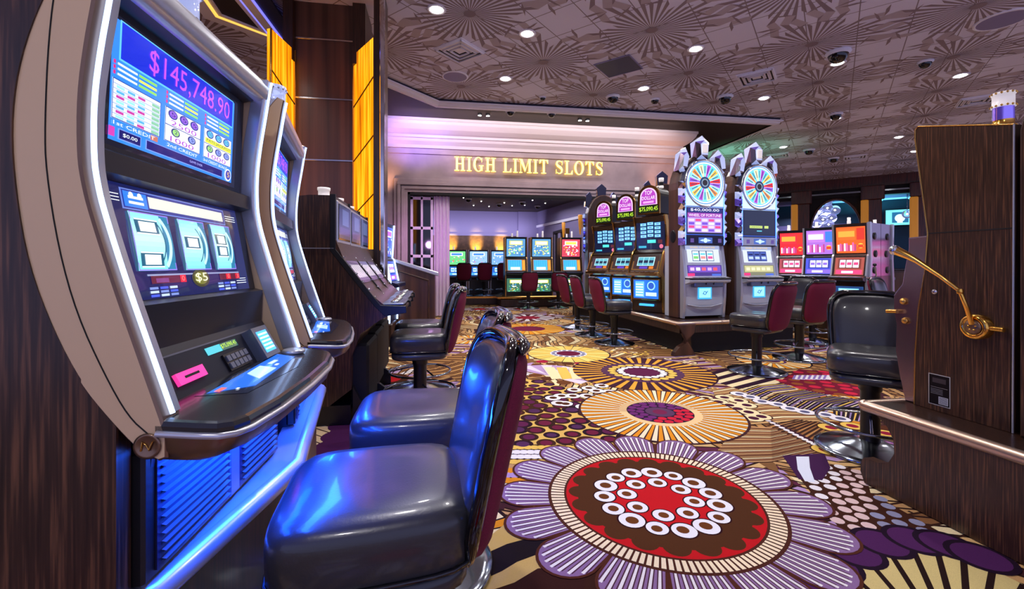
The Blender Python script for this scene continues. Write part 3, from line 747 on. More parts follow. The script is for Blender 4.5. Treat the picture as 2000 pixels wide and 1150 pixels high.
def art_top():
    A = Art(); w = .27; H = .275
    A.rect(-w, 0, w, H, S(8, 10, 30), 0); A.rect(-w+.01, .012, w-.022, H-.008, S(46, 130, 246), 1)
    A.rect(-w+.03, .184, w-.03, H-.006, S(96, 190, 255), 2); A.rect(-w+.034, .188, w-.034, H-.009, S(8, 40, 205), 3)
    A.text('$145,748.90', -.150, .194, .215, .254, S(190, 78, 226), 5)
    cyan, wt, db, mg = S(150, 226, 255), S(240, 250, 255), S(14, 44, 150), S(160, 50, 200)
    gr, ye = S(140, 210, 90), S(230, 226, 90)
    for k, x in enumerate((-.255, -.085, .085)):
        for q in range(3):
            A.rect(x, .172-.011*q, x+.006, .180-.011*q, S(210, 40, 120), 3)
            A.rect(x+.012, .173-.011*q, x+.07, .1775-.011*q, wt, 3); A.rect(x+.075, .173-.011*q, x+.135, .1785-.011*q, [gr, ye][q % 2], 3)
        A.rect(x, .058, x+.152, .142, wt, 2); A.frame(x, .058, x+.152, .142, .002, db, 3)
    for q in range(7):
        y = .132-.0105*q; A.rect(-.255, y-.0012, -.103, y, S(60, 110, 220), 4); A.rect(-.135, y-.009, -.108, y-.002, S(130, 190, 160), 4)
        for m in range(3): A.rect(-.245+.032*m, y-.0085, -.222+.032*m, y-.0025, [cyan, S(90, 170, 220), S(190, 60, 160)][(q+m) % 3], 4)
    for x in (-.085, .085):
        A.rect(x, .098, x+.152, .1, db, 4)
        for m in range(3):
            A.circ(x+.028+.046*m, .128, .019, S(30, 50, 140), 4, 16, .0115); A.circ(x+.028+.046*m, .128, .014, S(90, 190, 250) if x > 0 else S(140, 90, 220), 5, 14, .0085)
            A.text('10' if x > 0 else '5', x+.019+.046*m, .123, x+.037+.046*m, .133, S(20, 30, 120), 6)
    A.text('2500', -.065, .1015, .045, .1145, mg, 5); A.rect(.089, .101, .233, .115, S(214, 226, 60), 5); A.text('PAYS JACKPOT', .095, .103, .228, .113, S(70, 30, 90), 6)
    for x, n, t in ((-.085, 2, '25'), (.085, 3, '250')):
        for m in range(n):
            c = x+.04+.07*m if n == 2 else x+.028+.047*m
            A.circ(c, .086, .018, S(30, 40, 120), 5, 16, .0105); A.circ(c, .086, .013, S(150, 210, 120) if m == 0 else S(130, 150, 240), 6, 14, .008); A.text(t[m] if t[m] != '0' else '10', c-.006, .082, c+.006, .091, S(20, 30, 110), 7)
        A.text('1000', x+.02, .061, x+.12, .074, mg, 5)
    for t, x in (('1st CREDIT', -.25), ('2nd CREDIT', -.075), ('3rd CREDIT BONUS', .085)): A.text(t, x, .046, x+.13, .054, wt, 4)
    A.rect(-.135, .044, -.11, .056, S(190, 110, 90), 4)
    A.rect(-.262, .020, -.245, .040, S(200, 60, 170), 4); A.rect(-.235, .018, -.165, .041, S(120, 150, 255), 3); A.rect(-.232, .020, -.168, .039, S(20, 20, 100), 4); A.text('$0.00', -.222, .025, -.178, .034, wt, 5)
    A.rect(-.15, .018, .19, .041, S(120, 150, 255), 3); A.rect(-.147, .020, .187, .039, S(20, 20, 110), 4); A.text('GAME OVER', .02, .027, .08, .033, S(170, 170, 250), 5)
    A.circ(.222, .032, .019, wt, 4, 22); A.circ(.222, .032, .015, S(70, 70, 170), 5, 20); A.text('5', .216, .025, .229, .040, S(240, 190, 90), 6)
    return A
def art_reelglass():
    A = Art(); w = .27; H = .255; wt = S(235, 245, 255)
    A.rect(-w, 0, w, H, S(14, 22, 78), 0)
    A.rect(-.235, .2, .19, .246, S(96, 120, 200), 1); A.rect(-.231, .203, .186, .243, S(20, 40, 130), 2)
    A.rect(-.228, .206, -.155, .240, S(40, 120, 250), 3); A.rect(-.15, .210, .176, .237, S(216, 220, 206), 3)
    for k in range(2): A.rect(-.215, .213+.012*k, -.168, .219+.012*k, wt, 4)
    A.circ(-.205, .233, .007, wt, 4); A.circ(-.178, .233, .007, wt, 4)
    for y in (.02, .027, .034, .215, .222, .229):
        A.rect(.195, y, .255, y+.0018, wt, 1); A.rect(-.265, y, -.24, y+.0018, wt, 1)
    A.rect(-.20, .052, .215, .056, S(140, 150, 190), 2)
    A.rect(-.19, .034, -.075, .052, S(92, 26, 46), 2); A.rect(-.085, .034, -.062, .052, S(228, 30, 50), 3); A.rect(.10, .034, .215, .052, S(92, 22, 44), 2); A.rect(.135, .035, .16, .051, S(236, 30, 50), 3); A.rect(.19, .035, .215, .051, S(200, 26, 50), 3)
    A.text('0', -.080, .037, -.068, .050, S(255, 120, 120), 4); A.text('0', .142, .037, .153, .050, S(255, 120, 120), 4); A.text('3', .197, .037, .208, .050, S(255, 120, 120), 4)
    A.rect(-.175, .036, -.13, .046, S(120, 60, 120), 3)
    A.circ(.005, .042, .04, S(60, 60, 22), 2, 24, .024); A.circ(.005, .042, .03, S(110, 112, 34), 3, 24, .017); A.text('$5', -.022, .030, .034, .056, S(250, 250, 200), 5)  # olive discs paint the glow around the lit price text
    for x in (-.2, .085):
        for i in range(3):
            for j in range(3): A.rect(x+i*.035, .004+.0085*j, x+.028+i*.035, .0095+.0085*j, [S(70, 90, 230), S(190, 210, 255), S(120, 140, 210)][(i+j) % 3], 2)  # small grids paint reflections of other machines' screens in the glass
    return A
def make_curved():
    t = thing('curved_slot_machine', 'x', 'slot machine')
    led = smoothp(LEDP); out = smoothp(OUTP)
    mb = MB()
    # main cabinet
    body = [(-.06, 1.86), (.02, 1.862), (.012, 1.80), (-.02, 1.79), (-.032, 1.49), (-.004, 1.478), (-.002, 1.435), (-.03, 1.425), (.015, 1.172), (.04, 1.165), (.036, 1.065), (.046, 1.05), (.098, .955), (.12, .90), (.085, .88), (.06, .60), (-.5, .60), (-.5, 1.86)]
    mb.prism(body, -.31, .31, XF, 'shell')
    cab = mb.build('cabinet', t)
    for s in (-1, 1):
        mb = MB(); crescent = led[::-1]+[(.03, 1.89)]+[p for p in out[::-1]]
        crescent = [(a, b) for a, b in led]+[(.15, .93), (.15, .89)]+out
        mb.prism(crescent, s*.318, s*.375, XF, 'champ', 'bronze', False, .004)
        sp = mb.build('side_panel', t)
        mb = MB()
        q = [(a*.55+b*.45, c*.55+d*.45) for (a, c), (b, d) in zip(led[4:], out[::-1][3:3+len(led)-4])]
        mid = [(-.02, 1.86), (-.032, 1.78), (-.046, 1.66), (-.052, 1.5), (-.05, 1.42), (-.03, 1.28), (.0, 1.16), (.045, 1.05), (.085, .97), (.12, .935)]
        mb.tube([XF(a, b, s*.3755) for a, b in smoothp(mid)], .0012, 5, 'dark')
        mb.lathe([(.0, .0), (.022, 0), (.024, .003), (.019, .004), (.017, .0025), (0, .0025)], 24, 'bronze', TR(s*.375, -.118, .915) @ Matrix.Rotation(s*PI/2, 4, 'Y'))
        nn = [(-.010, -.008), (-.007, .009), (-.001, .003), (.004, -.007), (.010, .009)]
        mb.tube([(s*.379, -.118-a, .915+b) for a, b in nn], .0018, 6, 'brass')
        mb.build('badge', sp)
        mb = MB(); mb.tube([XF(a+.004, b, s*.347) for a, b in led], .0045, 8, 'led'); mb.build('light_strip', t)
        mb = MB()
        mb.prism([(a+.002, b) for a, b in led]+[(a-.04, b) for a, b in led[::-1]], s*.316, s*.341, XF, 'silver', None, False, .003)
        mb.build('side_rail', t)
    mb = MB(); mb.prism([(.035, 1.872), (.05, 1.85), (.045, 1.815), (.03, 1.80), (-.02, 1.80), (-.10, 1.89), (.015, 1.89)], -.335, .335, XF, 'silver', None, True); mb.build('top_cap', t)
    mb = MB(); art_top().put(mb, profmap((-.0315, 1.4995), (-.0202, 1.7745)), 'screen'); mb.build('top_screen', t)
    mb = MB(); art_reelglass().put(mb, profmap((.0152, 1.1735), (-.0295, 1.4245)), 'screen'); rg = mb.build('reel_glass', t)
    pm = profmap((.0152, 1.1735), (-.0295, 1.4245), 1.0)
    for x0, x1, sh in ((-.225, -.095, .3), (-.055, .06, 1.0), (.095, .2, 1.7)):
        mb = MB(); A = Art(); cx = (x0+x1)/2; w = x1-x0; h0, h1 = .064, .196
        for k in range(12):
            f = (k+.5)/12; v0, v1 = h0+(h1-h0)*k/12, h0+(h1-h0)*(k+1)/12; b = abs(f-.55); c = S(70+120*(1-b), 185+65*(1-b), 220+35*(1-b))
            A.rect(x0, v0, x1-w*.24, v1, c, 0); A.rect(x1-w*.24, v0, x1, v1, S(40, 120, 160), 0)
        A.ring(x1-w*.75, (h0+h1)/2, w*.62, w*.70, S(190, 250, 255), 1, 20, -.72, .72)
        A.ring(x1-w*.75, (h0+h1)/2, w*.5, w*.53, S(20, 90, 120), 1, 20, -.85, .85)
        for y in {.3: (.15, .075), 1.0: (.122,), 1.7: (.138, .104)}[sh]:
            A.rect(x0+.01, y-.004, x1-w*.34, y+.031, S(30, 90, 120), 1); A.rect(x0+.01, y+.028, x1-w*.34, y+.031, S(240, 255, 255), 2); A.rect(x0+.01, y-.004, x1-w*.34, y-.001, S(240, 255, 255), 2)
            A.rect(x0+.022, y+.002, x1-w*.42, y+.025, S(250, 255, 255), 2)
        A.frame(x0, h0, x1, h1, .0025, S(150, 120, 250), 3)
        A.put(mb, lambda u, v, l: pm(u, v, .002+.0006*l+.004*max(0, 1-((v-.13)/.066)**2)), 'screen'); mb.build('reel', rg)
    # bill and card panel
    mb = MB(); A = Art(); w = .27; H = .105
    A.rect(-w, 0, w, H, S(52, 52, 60), 0); A.rect(-w, H-.004, w, H, S(120, 120, 130), 1)
    for i in range(5):
        pass
    A.put(mb, profmap((.098, .957), (.047, 1.05)), 'print'); pn = mb.build('card_panel', t)
    P3 = profmap((.098, .957), (.047, 1.05), 1.0)
    def pbox(name, x0, x1, v0, v1, d, m, label=None, parent=pn):
        mb = MB(); V = [P3(x, v, e) for e in (.0, d) for x, v in ((x0, v0), (x1, v0), (x1, v1), (x0, v1))]
        k = [(0, 3, 2, 1), (4, 5, 6, 7), (0, 1, 5, 4), (1, 2, 6, 5), (2, 3, 7, 6), (3, 0, 4, 7)]; mb.add(V, k, m); return mb.build(name, parent, label=label)
    b = pbox('bill_slot', -.225, -.12, .03, .058, .008, 'pink', 'glowing pink bill slot'); pbox('slot_opening', -.2, -.145, .041, .047, .0086, 'dark', None, pn)
    kp = pbox('keypad', -.02, .10, .012, .06, .006, 'black')
    mb = MB()
    for i in range(5):
        for j in range(2):
            V = [P3(x, v, e) for e in (.006, .010) for x, v in ((-.014+.023*i, .017+.021*j), (.004+.023*i, .017+.021*j), (.004+.023*i, .033+.021*j), (-.014+.023*i, .033+.021*j))]
            mb.add(V, [(4, 5, 6, 7), (0, 1, 5, 4), (1, 2, 6, 5), (2, 3, 7, 6), (3, 0, 4, 7)], 'bluepaint')
    mb.build('keys', kp)
    mb = MB(); A = Art(); A.rect(-.07, .072, .085, .092, S(60, 190, 210), 0); A.rect(.0, .072, .085, .092, S(40, 90, 80), 1); A.text('$75,090.45', .0, .076, .08, .089, S(190, 240, 60), 2)
    A.put(mb, lambda u, v, l: P3(u, v, .002+.0006*l), 'screen'); mb.build('display', pn)
    ba = pbox('bill_acceptor', .135, .235, .0, .10, .03, 'bluepaint')
    mb = MB()
    V = [P3(x, v, .0306) for x, v in ((.15, .015), (.22, .015), (.22, .085), (.15, .085))]; mb.add(V, [(0, 1, 2, 3)], 'bluelens')
    for k in range(5): mb.add([P3(x, v, .0316) for x, v in ((.155, .024+.012*k), (.215, .024+.012*k), (.215, .029+.012*k), (.155, .029+.012*k))], [(0, 1, 2, 3)], 'led')
    mb.build('lens', ba)
    # button deck
    ol = [(-.375, .13), (-.375, .20), (-.372, .235), (-.355, .258), (-.32, .272), (-.2, .286), (0, .290), (.2, .282), (.31, .262), (.345, .245), (.365, .22), (.372, .18), (.372, .13), (.30, .09), (-.30, .09)]
    DZ = lambda f: .958-.10*(f-.1)
    fm = lambda u, v, a: (u, -v, DZ(v)+a)
    mb = MB()
    ring = [(offset(ol, -.012), .006), (offset(ol, -.004), .004), (ol, -.004), (ol, -.014)]
    n = len(ol); v = [fm(p[0], p[1], a) for pl, a in ring for p in pl]
    mb.add(v, [(r*n+k, r*n+(k+1) % n, (r+1)*n+(k+1) % n, (r+1)*n+k) for r in range(3) for k in range(n)], 'deck'); mb.add(v[:n], [tuple(range(n))], 'deck')
    dk = mb.build('button_deck', t)
    mb = MB(); mb.tube([fm(p[0]*1.004, p[1]+.003, -.018) for p in ol[:13]], .0065, 8, 'silver'); mb.build('deck_trim', dk)
    mb = MB(); lo = [(p[0]*.96, max(.1, p[1]*.84-.0)) for p in ol]
    v = [fm(p[0], p[1], -.022) for p in ol]+[fm(p[0]*.995, p[1]-.006, -.05) for p in ol]+[fm(p[0], p[1], -.072) for p in lo]
    mb.add(v, [(r*n+(k+1) % n, r*n+k, (r+1)*n+k, (r+1)*n+(k+1) % n) for r in range(2) for k in range(n)], 'bronze', True); mb.add(v[2*n:], [tuple(range(n))], 'bronze'); mb.build('deck_apron', dk)
    mb = MB(); A = Art()
    A.poly([(-.225, .115), (.27, .105), (.255, .19), (.1, .225), (-.18, .205)], S(14, 20, 40), 1)
    A.poly([(-.205, .13), (.235, .115), (.215, .175), (-.12, .198)], S(40, 110, 235), 2)
    A.poly([(-.02, .135), (.07, .13), (.06, .178), (-.06, .182)], S(190, 225, 255), 3); A.rect(.1, .138, .15, .15, S(200, 230, 255), 3); A.rect(.09, .16, .11, .168, S(230, 240, 255), 3)  # pale patches paint white highlights on the blue touch panel
    A.rect(-.19, .138, -.155, .150, S(240, 90, 100), 3); A.rect(-.16, .17, -.148, .176, S(240, 250, 255), 3)
    A.put(mb, lambda u, v, l: fm(u, v, .006+.0008*l), 'screen'); mb.build('deck_screen', dk)
    mb = MB(); mb.lathe([(.034, .0), (.036, .006), (.03, .012), (.022, .009), (0, .009)], 24, 'silver', TR(.275, -.15, .96)); mb.build('play_button', dk)
    # lower door with louvres
    mb = MB()
    mb.box(-.33, .33, -.082, -.05, .62, .885, 'black', .006); mb.box(-.005, .045, -.088, -.08, .63, .875, 'bluepaint', .003)
    ld = mb.build('lower_door', t)
    for x0, x1 in ((-.285, -.02), (.06, .29)):
        mb = MB()
        mb.box(x0-.012, x1+.012, -.086, -.08, .635, .872, 'navy')  # navy backing paints the slot shade between the louvre edges
        for k in range(13):
            z = .648+.0172*k; mb.add([(x0, -.0865, z+.003), (x1, -.0865, z+.003), (x1, -.096, z+.001), (x0, -.096, z+.001), (x1, -.087, z-.004), (x0, -.087, z-.004)], [(0, 1, 2, 3), (3, 2, 4, 5)], 'bluepaint')
        mb.build('louvre', ld)
    mb = MB(); mb.lathe([(.036, 0), (.038, .012), (.03, .016), (.026, .008), (.012, .008), (.01, .014), (0, .014)], 24, 'redb', TR(.215, -.1, .80) @ Matrix.Rotation(PI/2, 4, 'X')); mb.build('lock_button', ld, label='round glowing red button')
    mb = MB(); mb.box(-.28, .28, -.13, -.115, .868, .876, 'blueled'); mb.build('under_light', t, label='blue light strip under the deck')
    # candle on top
    mb = MB(); T = TR(0, .04, 1.885)
    mb.lathe([(.05, 0), (.05, .012), (.043, .016), (.043, .075), (.047, .08), (.047, .088), (.043, .092), (.043, .15), (.048, .155), (.046, .17), (0, .175)], 20, 'crystal', T)
    for z in (.012, .084, .155):
        for k in range(14): mb.lathe([(0, -.006), (.006, 0), (0, .006)], 6, 'silver', T @ TR(.047*math.cos(k*PI/7), .047*math.sin(k*PI/7), z))
    mb.build('candle_lamp', t)
    return t
c0 = make_curved(); c0.location = (-.639, 1.30, 0); c0.rotation_euler = (0, 0, 88*PI/180)
c0['label'] = 'large curved slot machine with blue screens showing $145,748.90'; c0['group'] = 'curved carousel machines'
dup(c0, (-.70, 2.17, 0), 100*PI/180, 'second curved slot machine behind the large one, its deck reflecting gold', 'curved carousel machines')

# platform of the carousel
pt = thing('carousel_base', 'blue-lit wooden base with wide metal rail under the curved slot machines', 'machine base')
fr = [(-.60, .968), (-.575, 1.00), (-.47, 1.56), (-.50, 1.72), (-.63, 2.50), (-.72, 2.62)]
mb = MB(); mb.prism([(-1.6, .968)]+[(x-.02, y) for x, y in fr]+[(-1.6, 2.9)], .10, .60, lambda u, v, a: (u, v, a), 'plat'); mb.prism([(-1.6, 1.0)]+[(x-.10, y) for x, y in fr]+[(-1.6, 2.8)], 0, .10, lambda u, v, a: (u, v, a), 'black'); mb.build('plinth', pt)
mb = MB(); mb.prism([(x-.09, y) for x, y in fr]+[(x+.0, y) for x, y in fr[::-1]], .585, .612, lambda u, v, a: (u, v, a), 'silver', None, False, .004)
mb.tube([(x, y, .585) for x, y in fr], .030, 10, 'silver'); mb.build('rail', pt)
# wooden end panel at the left
ep = thing('wood_end_panel', 'tall dark wood end panel at the side of the large curved machine', 'panel')
mb = MB(); edge_ = [(-.589, .0), (-.589, .96), (-.62, 1.05), (-.665, 1.15), (-.70, 1.28), (-.715, 1.45), (-.70, 1.6), (-.665, 1.75), (-.63, 1.9), (-.62, 2.3)]
edge_ = [(-.589, .0), (-.589, .962)]+[(-.644+a, b) for a, b in smoothp(OUTP)[8:]]+[(-.63, 1.95), (-.62, 2.3)]
mb.prism(edge_+[(-2.4, 2.3), (-2.4, 0)], .925, .965, lambda u, v, a: (u, a, v), 'wood'); mb.build('panel', ep)
mb = MB(); mb.box(-2.4, -.589, .918, .926, .50, .528, 'plat', .002); mb.build('seam_strip', ep)

# ================================================================== WOOD POKER BANK
def make_poker():
    t = thing('poker_machine', 'x', 'poker machine')
    pr = [(.0, 1.79), (.0, 1.37), (.34, .925), (.53, .915), (.535, .875), (.40, .855), (.13, .66), (.13, .15), (-.55, .15), (-.55, 1.72), (-.24, 1.79)]
    pr = smoothp(pr+[pr[0]], 1)[:-1]
    mb = MB(); mb.prism(pr, -.285, .285, XF, 'wood'); cb = mb.build('cabinet', t)
    for s in (-1, 1):
        mb = MB(); mb.prism([(.012, 1.80), (.012, 1.372), (.35, .932), (.545, .922), (.55, .868), (.40, .845), (.38, .845), (.31, .915), (-.03, 1.36), (-.03, 1.80)], s*.27, s*.292, XF, 'black', None, False, .003); mb.build('edge_trim', t)
    mb = MB(); mb.box(-.292, -.286, -.0, .55, 1.375, 1.381, 'silver'); mb.build('seam', cb)
    mb = MB(); mb.box(-.25, .25, -.02, .0, 1.42, 1.76, 'silver', .01)
    mb.box(-.225, .225, -.024, -.019, 1.45, 1.735, 'glass'); sc = mb.build('upper_screen', t)
    mb = MB(); A = Art(); A.rect(-.215, .01, .215, .275, S(44, 52, 84), 0); A.rect(-.19, .04, .19, .1, S(70, 60, 110), 1); A.rect(-.1, .12, .15, .25, S(84, 96, 140), 1)
    A.put(mb, profmap((.0245, 1.455), (.0245, 1.73)), 'screen'); mb.build('screen_glass', sc)
    mb = MB(); A = Art(); A.rect(-.24, .22, .24, .5, S(30, 26, 40), 0); A.rect(-.22, .24, .22, .48, S(96, 80, 110), 1)
    for i in range(5): A.rect(-.2+.082*i, .27, -.13+.082*i, .4, S(200, 190, 200), 2)
    A.put(mb, profmap((.34, .93), (.008, 1.372)), 'screen'); mb.build('lower_screen', t)
    P3 = profmap((.34, .93), (.008, 1.372), 1.0)
    for q in range(6):
        for x in (-.25, .25): mb = MB(); p = P3(x, .07+.08*q, .006); mb.lathe([(.0, -.012), (.012, -.006), (.014, .0), (0, .012)], 10, 'chrome', TR(*p)); mb.build('rivet', t)
    mb = MB(); mb.box(-.26, .26, -.53, -.35, .925, .945, 'bluepaint', .008); dk = mb.build('button_deck', t)
    for i in range(6):
        mb = MB(); mb.lathe([(.03, 0), (.033, .012), (.026, .02), (0, .022)], 14, 'chrome', TR(-.2+.08*i, -.45, .942)); mb.build('button', dk)
    mb = MB(); T = TR(-.1, .12, 1.79); mb.lathe([(.05, 0), (.05, .014), (.044, .02), (.044, .06), (.05, .065), (.05, .085), (0, .09)], 16, 'lampdim', T); mb.build('candle_lamp', t)
    mb = MB(); mb.box(-.22, .285, -.25, -.11, .10, .62, 'dark', .02); mb.build('leg_panel', t)
    mb = MB(); mb.box(-.27, .27, -.12, .54, 0, .15, 'black'); mb.prism([(.14, 0), (.33, 0), (.33, .12), (.28, .16), (.2, .18), (.14, .3)], -.285, -.24, XF, 'black'); mb.build('toe_kick', t)
    return t
pk = make_poker(); pk.location = (-.815, 3.92, 0); pk.rotation_euler = (0, 0, PI/2); pk['label'] = 'dark wood poker machine with its whole side panel showing before the gold column'; pk['group'] = 'poker machines'
dup(pk, (-.83, 4.512, 0), PI/2, 'middle poker machine of the dark wood row', 'poker machines')
dup(pk, (-.845, 5.104, 0), PI/2, 'poker machine at the far end of the dark wood row', 'poker machines')
dup(pk, (-2.4, 4.3, 0), -PI/2, 'poker machine turned away behind the dark wood row', 'poker machines')

# ================================================================== GOLD COLUMN
YC = 6.2
gc = thing('gold_column', 'tall wood column with glowing amber onyx side panels', 'column')
cx0, cx1 = -1.88, -1.14
mb = MB(); mb.box(cx0, cx1, YC, YC+.8, 0, CZ, 'wood2'); mb.build('shaft', gc)
for z in (2.63, 3.44, 4.22):
    mb = MB(); mb.box(cx0, cx1, YC-.012, YC, z-.011, z+.011, 'chrome', .003); mb.build('seam_strip', gc)
mb = MB(); mb.box(cx0-.12, cx0, YC-.08, YC+.5, 3.9, CZ, 'plat'); mb.box(cx1, cx1+.16, YC-.08, YC+.5, 3.9, CZ, 'plat'); mb.build('header', gc)
for nm, (ax, ay), (bx, by) in (('L', (cx0, YC-.0), (-1.98, 5.66)), ('R', (cx1, YC-.0), (-.80, 5.66))):
    mb = MB(); z0, z1 = 1.44, 4.05
    ox = .05 if nm == 'R' else -.05
    mb.add([(ax, ay, z0), (bx, by, z0), (bx, by, z1), (ax, ay, z1), (ax+ox, ay+.02, z0), (bx+ox, by+.02, z0), (bx+ox, by+.02, z1), (ax+ox, ay+.02, z1)], [(0, 1, 2, 3), (5, 4, 7, 6), (3, 2, 6, 7), (1, 5, 6, 2), (0, 4, 5, 1)], 'onyx')
    pnl = mb.build('onyx_panel', gc, label='glowing amber onyx panel')
    mb = MB(); sgn = -1 if nm == 'R' else 1
    e = .006
    nx, ny = (by-ay), -(bx-ax); L = math.hypot(nx, ny); nx, ny = nx/L*e, ny/L*e
    if (nx*(0-ax)+ny*(0-ay)) < 0: nx, ny = -nx, -ny
    for z in (2.0, 2.72, 3.44): mb.tube([(ax+nx, ay+ny, z-.10), (bx+nx, by+ny, z+.12)], .008, 6, 'plat')
    for (x, y) in ((ax+nx, ay+ny), (bx, by)): mb.tube([(x, y, z0), (x, y, z1)], .012, 8, 'brass')
    mb.build('seams', pnl)
mb = MB(); mb.box(-.80, -.70, 5.62, 6.2, .0, CZ, 'plat'); mb.box(-.73, -.67, 5.60, 5.66, .0, CZ, 'chrome', .01); mb.build('corner_post', gc)
mb = MB(); mb.box(-1.16, -.79, 5.64, 6.3, .10, 1.44, 'basestone', .01); mb.box(-1.2, -.78, 5.62, 6.3, 0, .10, 'black'); mb.build('base', gc)
# ================================================================== WHEEL MACHINES (local z from the platform)
def crystal(mb, T, w, h, d, m='crystal', cap=True):
    P = [(-w/2, 0), (w/2, 0), (w*.62, h*.72), (0, h), (-w*.62, h*.72)]
    Q = [(p[0]*.6, p[1]*.6+h*.16) for p in P]
    n = 5; v = [(x, -d*.5, z) for x, z in Q]+[(x, 0, z) for x, z in P]+[(x, d, z) for x, z in P]
    fs = [tuple(range(n))[::-1]]+[(r*n+k, r*n+(k+1) % n, (r+1)*n+(k+1) % n, (r+1)*n+k) for r in range(2) for k in range(n)]+[tuple(range(2*n, 3*n))]
    P3 = [tuple(T @ Vector(p)) for p in v]; pal = ['crystal', 'chrome', 'polish', 'crystal', 'navy', 'chrome', 'gold', 'crystal', 'purplecrystal']
    for i, f in enumerate(fs):
        if len(f) == 5: mb.add([P3[j] for j in f], [tuple(range(5))], 'crystal' if i == 0 else 'navy')
        else:
            mb.add([P3[f[0]], P3[f[1]], P3[f[2]]], [(0, 1, 2)], pal[i*2 % 9]); mb.add([P3[f[0]], P3[f[2]], P3[f[3]]], [(0, 1, 2)], pal[(i*2+1) % 9])
def make_wheel(dark=False):
    t = thing('wheel_slot_machine', 'x', 'slot machine')
    hw = .36
    arch = [(-hw-.02, .0), (-hw-.02, 1.75)]+[((hw+.02)*math.cos(a), 1.92+.52*math.sin(a)) for a in [PI-PI*k/16 for k in range(17)]]+[(hw+.02, 1.75), (hw+.02, .0)]
    mb = MB(); mb.prism(arch, .02, .30, lambda u, v, a: (u, a, v), 'plat', 'wood2', False, .02); cb = mb.build('cabinet', t)
    for s in (-1, 1):
        mb = MB()
        mb.lathe([(.07, 0), (.07, .006), (.06, .01), (0, .01)], 20, 'black', TR(s*(hw+.02), .17, 1.22) @ Matrix.Rotation(s*PI/2, 4, 'Y') @ Matrix.Diagonal((1.4, 1, 1, 1)).to_4x4()); mb.build('side_speaker', cb)
    # upper frame with faceted mirror edges
    mb = MB(); fr = [(-hw, 1.08), (-hw-.01, 1.95)]+[((hw+.01)*math.cos(a), 1.95+.42*math.sin(a)) for a in [PI-PI*k/14 for k in range(1, 14)]]+[(hw+.01, 1.95), (hw, 1.08)]
    mb.prism(fr, -.06, .03, lambda u, v, a: (u, a, v), 'navy', None, False, .01); hd = mb.build('head', t)
    rnd = random.Random(3)
    for s in (-1, 1):
        mb = MB()
        for k in range(9):
            z = 1.08+.105*k; x = s*(hw+.005)
            mb.add([(x-.035*s, -.065, z), (x-.035*s, -.065, z+.105), (x+.03*s, -.055, z+.06+rnd.uniform(-.03, .03)), (x+.05*s, .0, z), (x+.05*s, .0, z+.105), (x-.002*s, -.095, z+rnd.uniform(.02, .08))], [(0, 5, 1), (0, 2, 5), (5, 2, 1), (0, 3, 2), (2, 3, 4), (2, 4, 1)], ('crystal', 'chrome', 'purplecrystal')[(k+s) % 3])
        mb.build('mirror_edge', hd)
    for s in (-1, 1):
        mb = MB(); mb.tube([(s*.335, -.066, 1.09), (s*.335, -.066, 1.9)], .007, 6, 'edgeblue'); mb.build('edge_light', hd)
    mb = MB(); A = Art(); WZ = 2.01
    A.rect(-.325, WZ-.37, .325, WZ+.1, S(200, 225, 255), 0)
    A.circ(0, WZ, .345, S(250, 252, 255), 1, 48); A.ring(0, WZ, .305, .32, S(60, 140, 235), 2, 48); A.circ(0, WZ, .285, S(30, 80, 170), 2, 48)
    pal = [S(222, 40, 40), S(120, 210, 230), S(240, 190, 70), S(90, 200, 215), S(170, 70, 200), S(120, 220, 235), S(236, 226, 170), S(100, 205, 220), S(232, 140, 50), S(150, 225, 240), S(150, 90, 210)]
    for k in range(22):
        a, b = 2*PI*k/22, 2*PI*(k+1)/22; f = lambda r, q: (r*math.cos(q), WZ+r*math.sin(q))
        A.poly([f(.09, a), f(.278, a), f(.278, b), f(.09, b)], pal[k % 11], 3); A.line(f(.09, a), f(.278, a), .004, S(240, 245, 255), 4)
        A.line(f(.14, (a+b)/2), f(.25, (a+b)/2), .012, S(60, 60, 110), 4)
    A.circ(0, WZ, .085, S(40, 60, 90), 5, 24); A.circ(0, WZ, .06, S(130, 150, 175), 6, 20); A.circ(0, WZ, .045, S(40, 36, 40), 7, 10)
    A.ring(0, WZ, .27, .282, S(120, 220, 245), 5, 48)
    A.put(mb, lambda u, v, l: (u, -.062-.0007*l, v), 'screen'); mb.build('prize_wheel', hd)
    mb = MB(); mb.tube([(.335*math.cos(a), -.075, 2.0+.345*math.sin(a)) for a in [2*PI*k/48 for k in range(48)]], .014, 8, 'chrome', True); mb.build('wheel_rim', hd)
    mb = MB(); A = Art()
    A.rect(-.33, 1.23, .33, 1.66, S(16, 20, 46), 0); A.frame(-.33, 1.23, .33, 1.66, .012, S(40, 80, 190), 1)
    if not dark:
        A.rect(-.30, 1.27, .30, 1.56, S(176, 150, 226), 2); A.rect(-.30, 1.565, .30, 1.635, S(30, 30, 110), 2); A.text('$40,000.00', -.25, 1.58, .25, 1.625, S(235, 240, 255), 3)
        A.rect(-.30, 1.49, .30, 1.56, S(150, 60, 170), 3); A.text('WHEEL OF FORTUNE', -.28, 1.505, .28, 1.545, S(250, 235, 250), 4)
        for i in range(5):
            for j in range(4): A.rect(-.28+.115*i, 1.285+.05*j, -.185+.115*i, 1.32+.05*j, [S(240, 236, 255), S(216, 60, 130), S(110, 70, 200), S(235, 200, 220)][(i*2+j) % 4], 4)
    else:
        A.rect(-.29, 1.27, .29, 1.63, S(22, 30, 54), 2); A.rect(-.19, 1.36, .06, 1.40, S(190, 210, 110), 3); A.rect(.1, 1.36, .18, 1.40, S(190, 210, 110), 3)
        A.text('CASHOUT', -.18, 1.368, .05, 1.392, S(60, 80, 40), 4); A.rect(-.05, 1.31, .05, 1.325, S(90, 190, 220), 3)
